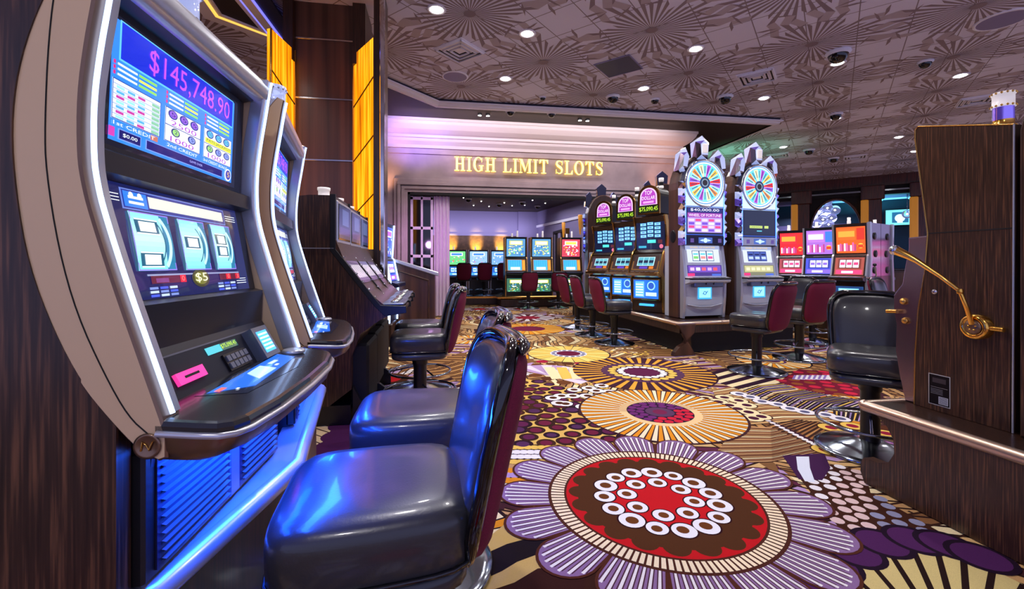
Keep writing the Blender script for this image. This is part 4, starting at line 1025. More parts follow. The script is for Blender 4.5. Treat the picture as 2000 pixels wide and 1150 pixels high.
    A.put(mb, lambda u, v, l: (u, -.062-.0007*l, v), 'screen'); mb.build('upper_screen', hd)
    mb = MB(); mb.box(-.33, .33, -.075, -.06, 1.09, 1.215, 'silver' if dark else 'navy', .005)
    A = Art(); A.rect(-.12, 1.11, .12, 1.195, S(60, 90, 170), 1); A.circ(0, 1.152, .035, S(190, 225, 255), 2, 18); A.poly([(-.1, 1.152), (-.04, 1.135), (-.04, 1.17)], S(190, 225, 255), 2); A.poly([(.1, 1.152), (.04, 1.17), (.04, 1.135)], S(190, 225, 255), 2)
    for x in (-.26, .22): A.rect(x, 1.12, x+.06, 1.18, S(80, 60, 130), 1)
    A.put(mb, lambda u, v, l: (u, -.076-.0007*l, v), 'screen'); mb.build('badge_panel', hd)
    for x, w, h, tilt in ((-.345, .12, .36, .16), (0, .19, .36, 0), (.345, .12, .36, -.16)):
        mb = MB(); z = 2.18 if x else 2.37
        crystal(mb, TR(x, .0, z) @ Matrix.Rotation(tilt, 4, 'Y'), w, h, .12); cr = mb.build('crystal_topper', t)
        if not x:
            mb = MB(); mb.box(-.045, .045, -.085, -.06, z+.08, z+.22, 'lampdim', .02); mb.build('lamp_window', cr)
    # lower cabinet
    lo = [(.0, 1.08), (.05, .80), (.07, .62), (.17, .60), (.19, .56), (.18, .535), (.06, .50), (.05, .20), (.02, .03), (-.1, .0), (-.42, .0), (-.42, 1.08)]
    mb = MB(); mb.prism(lo, -hw+.005, hw-.005, XF, 'cabinet', None, False, .003); lb = mb.build('lower_cabinet', t)
    for s in (-1, 1):
        mb = MB(); mb.prism([(.015, 1.08), (.065, .80), (.085, .60), (.075, .30), (.045, .0), (-.02, .0), (-.02, 1.08)], s*(hw-.03), s*(hw+.01), XF, 'silver', None, False, .004); mb.build('side_rail', t)
    mb = MB(); A = Art(); A.rect(-.30, 0, .30, .285, S(150, 160, 196), 0); A.rect(-.28, .03, .28, .23, S(205, 214, 235), 1); A.text('WHEEL OF FORTUNE', -.22, .245, .22, .272, S(230, 190, 90), 2)
    for k in range(3):
        x = -.185+.125*k; A.rect(x-.01, .05, x+.115, .21, S(60, 70, 120), 2); A.rect(x, .06, x+.105, .20, S(220, 245, 250) if not dark else S(70, 90, 170), 3)
        A.rect(x+.01, .085, x+.095, .125, [S(120, 200, 110), S(235, 140, 140), S(210, 90, 150)][k] if not dark else S(180, 200, 250), 4); A.rect(x+.01, .145, x+.095, .17, S(90, 190, 210) if not dark else S(30, 40, 90), 4)
    A.put(mb, profmap((.0505, .795), (.0005, 1.078)), 'screen'); mb.build('reel_window', lb)
    mb = MB(); A = Art(); A.rect(-.30, 0, .30, .17, S(60, 36, 120) if not dark else S(120, 120, 90), 0); A.rect(-.28, .055, .28, .15, S(110, 70, 180) if not dark else S(190, 186, 130), 1)
    for k in range(5): A.rect(-.25+.1*k, .08, -.18+.1*k, .125, [S(240, 180, 220), S(250, 250, 255), S(235, 90, 110), S(200, 160, 250), S(240, 80, 90)][k] if not dark else S(226, 220, 180), 2)
    A.rect(-.30, .0, -.18, .04, S(230, 40, 110), 2); A.rect(.12, .0, .28, .03, S(70, 100, 200), 2)
    A.put(mb, profmap((.0705, .625), (.0505, .795)), 'screen'); mb.build('bet_display', lb)
    mb = MB(); mb.box(-.36, .36, -.20, -.06, .575, .60, 'black', .008)
    for k in range(6): mb.box(-.28+.095*k, -.205+.095*k, -.185, -.13, .60, .608, 'bluepaint', .003)
    mb.build('button_deck', lb)
    mb = MB(); mb.box(-.24, .26, -.15, -.05, .46, .565, 'bluepaint', .012); mb.tube([(-.05, -.155, .50), (-.05, -.165, .54), (.08, -.165, .54), (.08, -.155, .50)], .007, 6, 'black'); mb.build('coin_tray', lb)
    mb = MB(); A = Art(); A.rect(-.12, .28, .12, .46, S(60, 170, 235), 0); A.rect(-.10, .30, .10, .44, S(150, 225, 255), 1)
    A.ring(0, .37, .018, .028, S(40, 110, 180), 2, 20); A.line((.015, .36), (.05, .40), .012, S(40, 110, 180), 2); A.line((-.04, .36), (-.02, .36), .012, S(40, 110, 180), 2)
    A.put(mb, lambda u, v, l: (u, -.0625-.0008*l, v), 'screen'); mb.build('belly_screen', lb)
    mb = MB(); mb.tube([(-.30, -.055, .20), (-.1, -.07, .165), (.1, -.07, .165), (.30, -.055, .20)], .012, 8, 'silver'); mb.build('kick_trim', lb)
    return t
PZ = .46
w0 = make_wheel(False); w0.location = (3.88, 6.15, PZ); w0.rotation_euler = (0, 0, 6*PI/180)
w0['label'] = 'prize wheel machine showing $40,000.00 on its middle screen, nearer the stone wall'; w0['group'] = 'prize wheel machines'
w1 = make_wheel(True); w1.location = (4.92, 6.33, PZ); w1.rotation_euler = (0, 0, 8*PI/180)
w1['label'] = 'prize wheel machine with a dark middle screen behind the burgundy stools'; w1['group'] = 'prize wheel machines'
dup(w0, (3.83, 10.33, PZ), 176*PI/180, 'brown arched back of a prize wheel machine behind the farthest dollar machine', 'prize wheel machines')
dup(w0, (4.55, 8.72, PZ), 172*PI/180, 'prize wheel machine seen from behind, only its crystal points over the nearest dollar machine', 'prize wheel machines')
# ------------------------------------------------------------------ dollar machines
def make_dollar():
    t = thing('dollar_slot_machine', 'x', 'slot machine')
    pr = [(-.02, 1.62), (.02, 1.60), (-.02, 1.50), (-.055, 1.25), (-.04, 1.05), (.03, 1.00), (.02, .985), (.06, .96), (.17, .70), (.19, .66), (.185, .60), (.10, .575), (.08, .27), (.06, .0), (-.5, .0), (-.5, 1.62)]
    mb = MB(); mb.prism(pr, -.29, .29, XF, 'plat', None, False, .004); cb = mb.build('cabinet', t)
    for s in (-1, 1):
        mb = MB(); mb.prism([(.04, 1.62), (.045, 1.60), (.0, 1.46), (-.03, 1.25), (-.01, 1.07), (.05, 1.02), (.085, .97), (.2, .69), (.205, .63), (.12, .59), (.1, .28), (.08, .0), (.03, .0), (.03, .57), (.1, .68), (.0, 1.0), (-.09, 1.06), (-.09, 1.5), (-.05, 1.62)], s*.28, s*.305, XF, 'brass', None, False, .003); mb.build('edge_trim', t)
    mb = MB(); A = Art()
    A.rect(-.27, 0, .27, .52, S(18, 24, 54), 0)
    for j in range(5):
        for i in range(3):
            if (i, j) in ((0, 4), (2, 4)) and False: continue
            x, y = -.19+.135*i, .215+.066*j-.012*abs(i-1)
            A.rect(x, y, x+.115, y+.05, S(70, 150, 220), 1); A.rect(x+.008, y+.006, x+.107, y+.044, S(150, 220, 250), 2); A.rect(x+.03, y+.018, x+.085, y+.032, S(60, 90, 190), 3)
    A.rect(-.06, .11, .10, .165, S(80, 220, 210), 2); A.rect(-.23, .03, -.08, .065, S(60, 170, 200), 2); A.circ(.2, .05, .035, S(240, 110, 140), 2); A.rect(.14, .1, .22, .16, S(90, 40, 50), 2)
    fm0 = profmap((-.04, 1.05), (-.02, 1.53), 1.0)
    A.put(mb, lambda u, v, l: fm0(u, v, .006+.0008*l), 'screen'); mb.build('paytable_screen', t)
    mb = MB(); A = Art(); A.rect(-.25, .0, .25, .275, S(120, 80, 40), 0); A.rect(-.225, .02, .225, .255, S(60, 40, 40), 1); A.rect(-.16, .08, .16, .24, S(180, 226, 235), 2)
    for k in range(3): A.rect(-.145+.1*k, .09, -.055+.1*k, .23, S(90, 170, 190), 3); A.rect(-.14+.1*k, .13, -.06+.1*k, .18, S(30, 40, 70), 4)
    A.rect(-.1, .025, .05, .07, S(90, 60, 180), 3); A.rect(.08, .025, .16, .07, S(230, 120, 40), 3)
    A.put(mb, profmap((.1705, .7), (.0605, .958)), 'screen'); mb.build('reel_window', t)
    mb = MB(); mb.prism([(.17, .68), (.26, .655), (.265, .61), (.2, .585), (.08, .60)], -.3, .3, XF, 'brass', None, False, .004)
    for k in range(5): mb.box(-.22+.09*k, -.15+.09*k, -.235, -.19, .66, .682, 'bronze', .004)
    mb.build('button_deck', t)
    mb = MB(); mb.box(-.26, .26, -.115, -.07, .20, .56, 'brass', .006); bp = mb.build('belly_frame', t)
    mb = MB(); A = Art(); A.rect(-.235, .225, .235, .535, S(40, 110, 215), 0); A.rect(-.2, .25, -.03, .51, S(110, 190, 240), 1); A.circ(.1, .44, .075, S(150, 215, 250), 1, 22); A.circ(.1, .44, .055, S(50, 90, 190), 2, 20)
    for k in range(5): A.rect(-.19, .27+.045*k, -.05, .29+.045*k, S(230, 245, 255), 2)
    A.rect(.0, .27, .2, .33, S(200, 230, 250), 1)
    A.put(mb, lambda u, v, l: (u, -.1165-.0008*l, v), 'screen'); mb.build('belly_screen', bp)
    mb = MB(); mb.box(-.13, .13, -.115, -.07, .10, .135, 'bluelens', .004); mb.build('ticket_light', t)
    # arched topper
    tp = thing('topper', None, None); tp.parent = t
    ar = [(-.19, 1.66), (-.19, 1.92)]+[(.19*math.cos(a), 1.94+.18*math.sin(a)) for a in [PI-PI*k/12 for k in range(13)]]+[(.19, 1.92), (.19, 1.66)]
    mb = MB(); mb.prism(ar, -.03, .36, lambda u, v, a: (u, a, v), 'black', None, False, .008); mb.prism(offset(ar, .015), -.035, .0, lambda u, v, a: (u, a, v), 'brass'); mb.build('topper_body', t)
    bpy.data.objects.remove(tp)
    mb = MB(); A = Art()
    A.poly([(.16*math.cos(a), 1.94+.15*math.sin(a)) for a in [PI-PI*k/14 for k in range(15)]]+[(.165, 1.8), (-.165, 1.8)], S(226, 190, 240), 1); A.rect(-.19, 1.67, .19, 1.79, S(20, 30, 14), 1)
    A.poly([(.135*math.cos(a), 1.94+.125*math.sin(a)) for a in [PI-PI*k/14 for k in range(15)]]+[(.14, 1.81), (-.14, 1.81)], S(170, 60, 180), 2)
    A.text('TOP', -.07, 1.97, .07, 2.04, S(250, 235, 250), 3); A.text('DOLLAR', -.125, 1.89, .125, 1.95, S(250, 235, 250), 3); A.rect(-.1, 1.83, .1, 1.865, S(235, 160, 225), 3)
    A.text('$75,090.45', -.175, 1.69, .175, 1.77, S(200, 250, 60), 3)
    A.put(mb, lambda u, v, l: (u, -.0365-.0008*l, v), 'screen'); mb.build('jackpot_sign', t)
    mb = MB(); mb.lathe([(.04, 0), (.04, .03), (.035, .035), (.035, .11), (.042, .115), (.042, .17), (.0, .175)], 14, 'lampdim', TR(.1, .2, 2.1)); mb.lathe([(.038, .04), (.038, .1)], 14, 'black', TR(.1, .2, 2.1)); mb.build('candle_lamp', t)
    return t
dm = make_dollar(); dm.location = (3.50, 7.08, PZ); dm.rotation_euler = (0, 0, -58*PI/180); dm['label'] = 'nearest dollar machine, its lit $75,090.45 topper largest, next to the wheel machines'; dm['group'] = 'dollar machines'
dup(dm, (3.50, 8.03, PZ), -58*PI/180, 'middle dollar machine of the three with $75,090.45 toppers', 'dollar machines')
dup(dm, (3.42, 8.98, PZ), -57*PI/180, 'farthest dollar machine, beside the brown arched back', 'dollar machines')
# platform below both banks
pb = thing('wheel_bank_base', 'dark wood base with brass rail and scroll foot under the wheel and dollar machines', 'machine base')
ol = [(3.27, 5.72), (5.5, 6.0), (5.5, 7.4), (4.9, 9.4), (4.5, 10.6), (3.05, 10.6), (3.20, 9.0)]
mb = MB(); mb.prism(ol, .30, PZ-.01, lambda u, v, a: (u, v, a), 'plat'); mb.prism(offset(ol, -.12), 0, .32, lambda u, v, a: (u, v, a), 'dark'); mb.build('plinth', pb)
mb = MB(); mb.tube([(3.10, 10.05, PZ-.03), (3.20, 9.0, PZ-.03), (3.26, 5.72, PZ-.03), (5.5, 6.0, PZ-.03)], .032, 10, 'railbronze'); mb.build('rail', pb)
mb = MB(); sc = [(0, .42), (.30, .42), (.27, .30), (.16, .24), (.12, .16), (.02, .12), (-.06, .05), (-.08, 0), (.30, 0)]
mb.prism(sc, -.03, .06, lambda u, v, a: (3.28+u*.9-.05, 5.70+a+u*.1, v), 'wood2'); mb.build('scroll_foot', pb)
# ------------------------------------------------------------------ generic upright for the far rooms and red bank
def make_upright(name, label, W_, Ht, arts, sidem='black', frame='silver', lampn=1, belly=True):
    t = thing(name, label, 'slot machine'); k = Ht/1.5; h = W_/2
    pr = [(.0, 1.5*k), (-.03, .98*k), (.0, .95*k), (.07, .62*k), (.2, .58*k), (.2, .54*k), (.06, .5*k), (.05, 0), (-.45, 0), (-.45, 1.5*k)]
    mb = MB(); mb.prism(pr, -h, h, XF, sidem, None, False, .004); mb.build('cabinet', t)
    for s in (-1, 1):
        mb = MB(); mb.prism([(.02, 1.5*k), (-.01, .98*k), (.02, .95*k), (.09, .62*k), (.07, .0), (.03, .0), (.05, .5*k), (.0, .9*k), (-.05, .98*k), (-.03, 1.5*k)], s*(h-.015), s*(h+.012), XF, frame); mb.build('edge_trim', t)
    segs = [((-.0285, 1.0*k), (.0, 1.48*k)), ((.071, .63*k), (.001, .945*k)), ((.0515, .08*k), (.0605, .46*k))]
    for (p, q), a, nm in zip(segs, arts, ('upper_screen', 'lower_screen', 'belly_screen')):
        if not a: continue
        A = Art(); L = math.hypot(q[0]-p[0], q[1]-p[1]); a(A, h-.045, L*.93); mb = MB(); A.put(mb, profmap(p, q, .0012), 'screenfar'); mb.build(nm, t)
    mb = MB(); mb.box(-h*.9, h*.9, -.2, -.07, .58*k, .6*k, 'bluepaint', .004); mb.build('button_deck', t)
    for i in range(lampn):
        mb = MB(); x = (-.3+.5*i)*h*1.0; hh = (.12, .2)[i % 2]*1.0; mb.lathe([(.03, 0), (.03, hh*.5), (.026, hh*.55), (.026, hh), (0, hh*1.02)], 10, 'lampdim', TR(x, .15, 1.5*k)); mb.build('candle_lamp', t)
    return t
def a_fill(bg, bits, seed, dens=40):
    def f(A, h, L):
        r = random.Random(seed); A.rect(-h, 0, h, L, bg, 0); A.rect(-h*.94, L*.04, h*.94, L*.96, tuple(c*.75 for c in bg), 1)
        A.rect(-h*.7, L*.66, h*.7, L*.9, bits[0], 2); A.rect(-h*.6, L*.7, h*.6, L*.86, bits[1 % len(bits)], 3)
        for k in range(dens):
            x, y = r.uniform(-h*.86, h*.76), r.uniform(L*.06, L*.62); A.rect(x, y, x+r.uniform(.02, .1)*h*2, y+r.uniform(.02, .08)*L, bits[k % len(bits)], 2+k % 3)
    return f
def a_reels(bg, reel, low):
    def f(A, h, L):
        A.rect(-h, 0, h, L, bg, 0); A.rect(-h*.8, L*.35, h*.8, L*.93, tuple(c*.5 for c in bg), 1)
        for k in range(3): A.rect(-h*.66+k*h*.46, L*.42, -h*.27+k*h*.46, L*.86, reel, 2); A.rect(-h*.62+k*h*.46, L*.56, -h*.31+k*h*.46, L*.72, low, 3)
        A.rect(-h*.9, L*.04, h*.9, L*.28, low, 1); A.rect(-h*.5, L*.09, h*.3, L*.22, reel, 2)
    return f
org, red_, pnk = S(236, 96, 40), S(224, 44, 56), S(236, 110, 190)
def a_red(seed, base, acc):
    def f(A, h, L):
        r = random.Random(seed); A.rect(-h, 0, h, L, base, 0); A.rect(-h*.92, L*.5, h*.35, L*.94, acc, 1); A.rect(h*.42, L*.5, h*.94, L*.94, S(190, 50, 40) if seed != 5 else S(60, 110, 220), 1)
        A.rect(-h*.85, L*.62, h*.28, L*.84, S(250, 150, 60) if seed != 5 else S(235, 220, 240), 2)
        for k in range(9): x = -h*.9+k*h*.145; A.rect(x, L*.08, x+h*.11, L*(.3+.12*r.random()), [S(246, 226, 230), S(206, 90, 160), S(160, 60, 120)][k % 3], 2)
        A.circ(h*.68, L*.27, h*.2, S(250, 190, 70), 2, 18); A.rect(h*.5, L*.2, h*.86, L*.32, S(220, 60, 40), 3)
    return f
RB = [((6.99, 6.67), -68, 3, org, 'silver', 'red-screened machine with tall chrome side and small pull lever, nearest of the red bank'), ((7.14, 7.46), -56, 5, S(170, 110, 210), 'black', 'purple-screened machine in the middle of the red bank'), ((7.18, 8.18), -50, 7, red_, 'black', 'red-screened machine partly hidden by the dark wheel machine')]
for k, ((x, y), d, sd, bc, sm, lb) in enumerate(RB):
    t = make_upright('red_slot_machine', lb, .52, 1.52, [a_red(sd, tuple(c*.8 for c in bc), bc), a_reels([S(150, 70, 60), S(60, 70, 200), S(150, 60, 70)][k], S(225, 225, 255), [S(236, 60, 110), S(120, 90, 230), S(236, 60, 120)][k]), a_fill(S(30, 60, 110), [S(110, 190, 240), S(170, 225, 255)], k, 6)], 'plat' if k == 0 else 'black', 'silver')
    t.location = (x, y, .44); t.rotation_euler = (0, 0, d*PI/180); t['group'] = 'red screen machines'
    if k == 0: red0 = t
def chrome_side(t, q):
    mb = MB(); mb.prism([(.06, 0), (.04, .5), (.0, .9), (.03, 1.53), (-.03, 1.53), (-.06, .9), (-.03, .5), (-.01, 0)], q*.26, q*.30, lambda u, v, a: (a, -u-.0, v), 'silver', None, False, .004); mb.build('side_rail', t)
    mb = MB(); mb.box(min(q*.26, q*.275), max(q*.26, q*.275), .04, .45, .62, 1.52, 'polish'); mb.box(min(q*.26, q*.275), max(q*.26, q*.275), .03, .45, .02, .62, 'wood2'); mb.build('mirror_side', t)
    for z, y in ((1.3, .2), (1.0, .24), (.72, .2)): mb = MB(); mb.lathe([(.06, 0), (.06, .01), (0, .012)], 16, 'black', TR(q*.275, y, z) @ Matrix.Rotation(q*PI/2, 4, 'Y')); mb.build('speaker_disc', t)
chrome_side(red0, 1)
mb = MB(); mb.tube([(.30, .10, .52), (.35, .06, .64), (.35, .0, .80)], .012, 8, 'chrome'); mb.lathe([(0, -.03), (.025, -.015), (.03, 0), (.02, .02), (0, .028)], 10, 'black', TR(.35, .0, .81)); mb.lathe([(.04, 0), (.04, .05), (0, .055)], 12, 'chrome', TR(.275, .10, .52) @ Matrix.Rotation(PI/2, 4, 'Y')); mb.build('pull_lever', red0)
t = make_upright('red_slot_machine', 'chrome-sided machine turned away, back to back with the nearest red-screened machine', .52, 1.50, [a_red(3, org, red_), a_reels(org, wt_ if False else S(225, 225, 255), pnk), None], 'plat')
t.location = (6.99+.915*.927, 6.67+.915*.375, .44); t.rotation_euler = (0, 0, 112*PI/180); t['group'] = 'red screen machines'; chrome_side(t, -1)
pb = thing('red_bank_base', 'dark base under the red-screened machines', 'machine base'); mb = MB(); mb.prism([(6.55, 6.05), (7.5, 5.9), (8.2, 6.9), (8.1, 9.0), (6.4, 9.0), (6.4, 8.0)], 0, .44, lambda u, v, a: (u, v, a), 'plat'); mb.build('plinth', pb)
# pink lit sign box behind the chrome machine
t = thing('pink_display_panel', 'tall pink and blue lit display panel behind the chrome-sided machine', 'display', (8.55, 6.55, 0), -50*PI/180)
mb = MB(); mb.box(-.22, .22, 0, .14, 0, 1.75, 'teal', .01); mb.build('housing', t)
mb = MB(); A = Art(); a = a_fill(S(230, 120, 200), [S(200, 220, 255), S(250, 90, 150), S(120, 170, 250)], 9, 40); a(A, .19, 1.0); A.put(mb, lambda u, v, l: (u, -.002-.0008*l, .7+v), 'screenfar'); mb.build('screen', t)

# ------------------------------------------------------------------ far room machines
blu, grn, yl, wt = S(70, 150, 235), S(110, 210, 130), S(236, 206, 70), S(235, 245, 255)
isl = [((2.28, 13.4), 0, 'island machine with green and gold art, nearest the curtain side', [a_fill(S(90, 150, 200), [yl, wt, grn, S(50, 90, 190), S(200, 230, 120)], 1, 60)]), ((3.08, 13.4), 0, 'middle island machine with green and gold art in the far room', [a_fill(S(90, 150, 200), [yl, wt, grn, S(40, 80, 180), S(210, 220, 110)], 2, 60)]), ((4.02, 13.4), 0, 'island machine with red and white art in the far room', [a_fill(S(210, 70, 90), [wt, S(250, 200, 90), S(180, 190, 235), S(226, 40, 60)], 3, 60)])]
def a_table(A, h, L):
    A.rect(-h, 0, h, L, S(130, 84, 40), 0); A.rect(-h*.9, L*.05, h*.6, L*.95, S(60, 160, 240), 1); A.rect(-h*.6, L*.1, h*.4, L*.32, wt, 2); A.rect(h*.66, L*.08, h*.95, L*.92, S(226, 140, 50), 1)
    for k in range(6): A.rect(-h*.85+k*h*.24, L*.4, -h*.82+k*h*.24, L*.92, S(30, 110, 210), 2)
for k, ((x, y), d, lb, ar) in enumerate(isl):
    t = make_upright('far_slot_machine', lb, .66, 1.78, ar+[a_table, a_fill(S(60, 110, 90), [yl, wt, grn, blu], 20+k, 30)], 'black', 'brass', 2)
    t.location = (x, y, .32); t.rotation_euler = (0, 0, d); t['group'] = 'far room island machines'
pb = thing('island_base', 'dark pedestal of the island machines in the far room', 'machine base'); mb = MB(); mb.box(1.75, 4.4, 13.0, 13.9, 0, .24, 'plat', .02); mb.box(1.65, 4.45, 12.95, 13.9, .24, .32, 'brass', .02); mb.build('plinth', pb)
lf = [(.55, 'far room machine with green screen nearest the curtain', grn), (1.30, 'far room machine with pale blue arched screen, second from the curtain', S(150, 190, 245)), (2.05, 'far room machine with blue screen beside the island', S(120, 170, 245))]
for k, (x, lb, c) in enumerate(lf):
    t = make_upright('far_slot_machine', lb, .68, 1.50, [a_fill(c, [wt, S(60, 120, 220), S(230, 60, 80), c], 30+k, 24), a_reels(S(40, 100, 200), S(190, 226, 250), blu), None], 'black', 'silver', 1)
    t.location = (x, 15.3, .26); t['group'] = 'far room wall machines'
pb = thing('far_room_step', 'low wooden step under the far room machines', 'step'); mb = MB(); mb.box(-.6, 2.5, 13.96, 16.0, 0, .25, 'plat', .01); mb.box(-.6, 2.5, 13.93, 13.96, .2, .255, 'brass'); mb.build('step', pb)
# ------------------------------------------------------------------ neon-edged machines and sloping counter behind the column
for k, (x, y, lb) in enumerate([(-.80, 7.35, 'purple neon-edged machine seen from its edge behind the gold column'), (-.98, 8.35, 'second neon-edged machine behind the gold column')]):
    t = make_upright('neon_slot_machine', lb, .6, 1.55, [a_fill(S(60, 90, 235), [wt, S(170, 90, 240), blu], 40+k), a_reels(S(50, 80, 220), wt, S(150, 80, 230)), None], 'navy', 'led', 1)
    t.location = (x, y, .35); t.rotation_euler = (0, 0, 84*PI/180); t['group'] = 'neon machines'
pb = thing('neon_bank_base', 'dark base under the neon-edged machines', 'machine base'); mb = MB(); mb.box(-1.7, -.98, 7.0, 8.75, 0, .35, 'plat', .02); mb.box(-1.2, -.72, 7.0, 7.7, 0, .35, 'plat', .02); mb.build('plinth', pb)
t = thing('sloping_counter', 'dark panelled counter with sloping metal cap before the white curtain', 'counter')
mb = MB(); f = lambda u, v, a: (u, a, v)
mb.prism([(-.86, 0), (-.09, 0), (-.09, 1.08), (-.86, 1.33)], 7.85, 8.0, f, 'wood2'); mb.build('body', t)
mb = MB(); mb.prism([(-.90, 1.33), (-.03, 1.05), (-.03, 1.12), (-.90, 1.39)], 7.81, 8.04, f, 'silver', None, False, .01); mb.build('cap', t)
mb = MB()
for p in ([(-.72, .25), (-.20, .25)], [(-.20, .25), (-.20, .98)], [(-.20, .98), (-.72, 1.15)], [(-.72, 1.15), (-.72, .25)]): mb.tube([(a, 7.845, b) for a, b in p], .014, 6, 'wood')
mb.build('panel_moulding', t)
# ================================================================== LEVER MACHINE (right)
XM = 2.62
lm = thing('lever_slot_machine', 'tall wood-sided slot machine with a brass pull lever', 'slot machine')
fX = lambda u, v, a: (a, u, v)
mb = MB()
side = [(1.68, .47), (2.105, .47), (2.10, .75), (2.085, 1.0), (2.05, 1.22), (2.035, 1.42), (2.10, 1.95), (2.10, 2.0), (2.085, 2.018), (1.665, 1.90)]
mb.prism(side, XM, XM+.66, fX, 'wood'); mb.build('cabinet', lm)
mb = MB()
for a, b in zip(side[1:9], side[2:10]): mb.tube([(XM, a[0], a[1]), (XM, b[0], b[1])], .004, 6, 'brass')
mb.tube([(XM, 1.67, .47), (XM, 1.665, 1.90)], .004, 6, 'silver'); mb.build('edge_bead', lm)
mb = MB(); mb.box(XM-.002, XM, 1.67, 2.03, 1.418, 1.423, 'dark'); mb.build('seam', lm)
mb = MB()
fp = [(2.03, 1.41), (2.15, 1.405), (2.15, 1.34), (2.17, 1.24), (2.185, 1.14), (2.215, 1.10), (2.235, 1.07), (2.235, .98), (2.22, .9), (2.225, .75), (2.2, .6), (2.17, .47), (2.1, .47)]
mb.prism(fp, XM+.015, XM+.645, fX, 'polish', 'polish', False, .006); fpnl = mb.build('chrome_front', lm, label='polished metal front')
mb = MB()
for y, z in ((2.17, 1.04), (2.16, .93)): mb.lathe([(.02, 0), (.02, .012), (.014, .02), (0, .022)], 12, 'brass', TR(XM+.016, y, z) @ Matrix.Rotation(-PI/2, 4, 'Y'))
mb.tube([(XM-.01, 2.19, .98), (XM-.01, 2.25, .975)], .012, 8, 'brass'); mb.build('front_knobs', fpnl)
mb = MB(); mb.lathe([(.014, 0), (.014, .006), (.005, .009), (0, .009)], 12, 'chrome', TR(XM, 2.0, 1.105) @ Matrix.Rotation(-PI/2, 4, 'Y')); mb.build('lock', lm)
lv = MB(); T = TR(XM, 1.80, .945) @ Matrix.Rotation(-PI/2, 4, 'Y')
lv.lathe([(.062, 0), (.062, .03), (.056, .04), (.04, .042), (.038, .038), (0, .038)], 28, 'gold', T); hubo = lv.build('lever_hub', lm)
mb = MB(); mb.lathe([(.036, .039), (.034, .044), (.0, .044)], 22, 'bronze', T)
for k in range(5): mb.lathe([(.005, .044), (.004, .048), (0, .049)], 8, 'gold', T @ TR(.016*math.cos(k*1.2566), .016*math.sin(k*1.2566), 0))
mb.tube([(XM-.02, 1.80-.06, .945), (XM-.02, 1.80-.11, .945)], .012, 8, 'gold')
mb.build('hub_emblem', hubo)
mb = MB(); mb.tube([(XM-.045, 1.80, .96), (XM-.075, 1.80, 1.04), (XM-.10, 1.81, 1.12), (XM-.12, 1.88, 1.19), (XM-.15, 1.97, 1.27), (XM-.165, 2.0, 1.295), (XM-.18, 2.05, 1.325)], [.011, .010, .0095, .010, .014, .018, .024], 12, 'gold'); mb.lathe([(.012, -.012), (.015, 0), (.012, .012)], 10, 'gold', TR(XM-.10, 1.81, 1.12)); mb.lathe([(0, -.03), (.02, -.02), (.027, 0), (.02, .02), (0, .026)], 14, 'chrome', TR(XM-.183, 2.06, 1.33)); mb.build('pull_lever', lm, label='brass pull lever')
mb = MB(); A = Art(); A.rect(0, 0, .105, .165, S(190, 185, 180), 0); A.rect(.004, .004, .101, .161, S(26, 20, 22), 1); A.rect(.05, .01, .095, .05, S(200, 200, 205), 2); A.rect(.012, .095, .093, .097, S(150, 140, 140), 2); A.rect(.02, .12, .085, .145, S(70, 60, 62), 2)
for k in range(6): A.rect(.053, .014+.006*k, .092, .0165+.006*k, S(60, 60, 70), 3)
for k in range(4): A.rect(.012, .06+.008*k, .07, .063+.008*k, S(120, 116, 120), 2)
A.put(mb, lambda u, v, l: (XM-.0012-.0005*l, 2.03-u, .50+v), 'print'); mb.build('label_sticker', lm)
mb = MB(); T = TR(XM+.30, 1.90, 1.963); mb.lathe([(.048, 0), (.048, .012), (.042, .018), (.042, .045)], 22, 'gold', T); mb.lathe([(.041, .045), (.041, .115)], 22, 'purplecrystal', T); mb.lathe([(.047, .112), (.047, .122), (.043, .125), (.043, .175), (.047, .178), (.047, .188), (0, .192)], 22, 'lampdim', T)
for z in (.012, .118, .183):
    for k in range(14): mb.lathe([(0, -.007), (.007, 0), (0, .007)], 6, 'gold', T @ TR(.047*math.cos(k*PI/7), .047*math.sin(k*PI/7), z))
mb.build('candle_lamp', lm)
t = thing('wood_slot_machine', 'dark rounded wood machine back to back with the lever machine, cut by the frame', 'slot machine')
mb = MB(); pr = [(1.63, .47), (1.63, 1.86), (1.615, 1.93), (1.57, 1.99), (1.50, 2.03), (1.38, 2.05), (1.0, 2.05), (1.0, .47)]
mb.prism(pr, XM-.03, XM+.63, fX, 'wood', None, False, .01); mb.build('cabinet', t)
bs = thing('lever_bank_base', 'dark wood base with rounded brass rail under the lever machine', 'machine base')
mb = MB(); pr = [(.6, 0), (2.20, 0), (2.225, .06), (2.22, .12), (2.20, .145), (2.12, .15), (2.06, .18), (2.03, .24), (2.035, .31), (2.07, .37), (2.14, .42), (2.14, .43), (.6, .43)]
mb.prism(pr, 2.40, 2.46, fX, 'wood'); mb.prism(pr, 3.26, 3.32, fX, 'wood'); mb.build('end_panel', bs)
mb = MB(); mb.box(2.46, 3.26, .6, 1.95, 0, .43, 'plat'); mb.box(2.41, 3.32, .6, 2.18, .42, .468, 'plat', .01); mb.build('plinth', bs)
mb = MB(); mb.tube([(2.41, .6, .44), (2.41, 2.21, .44)], .03, 14, 'railbronze'); mb.tube([(2.41, 2.21, .44), (3.3, 2.21, .44)], .03, 14, 'railbronze'); mb.lathe([(0, -.03), (.021, -.021), (.03, 0), (.021, .021), (0, .03)], 12, 'railbronze', TR(2.41, 2.21, .445)); mb.build('rail', bs)

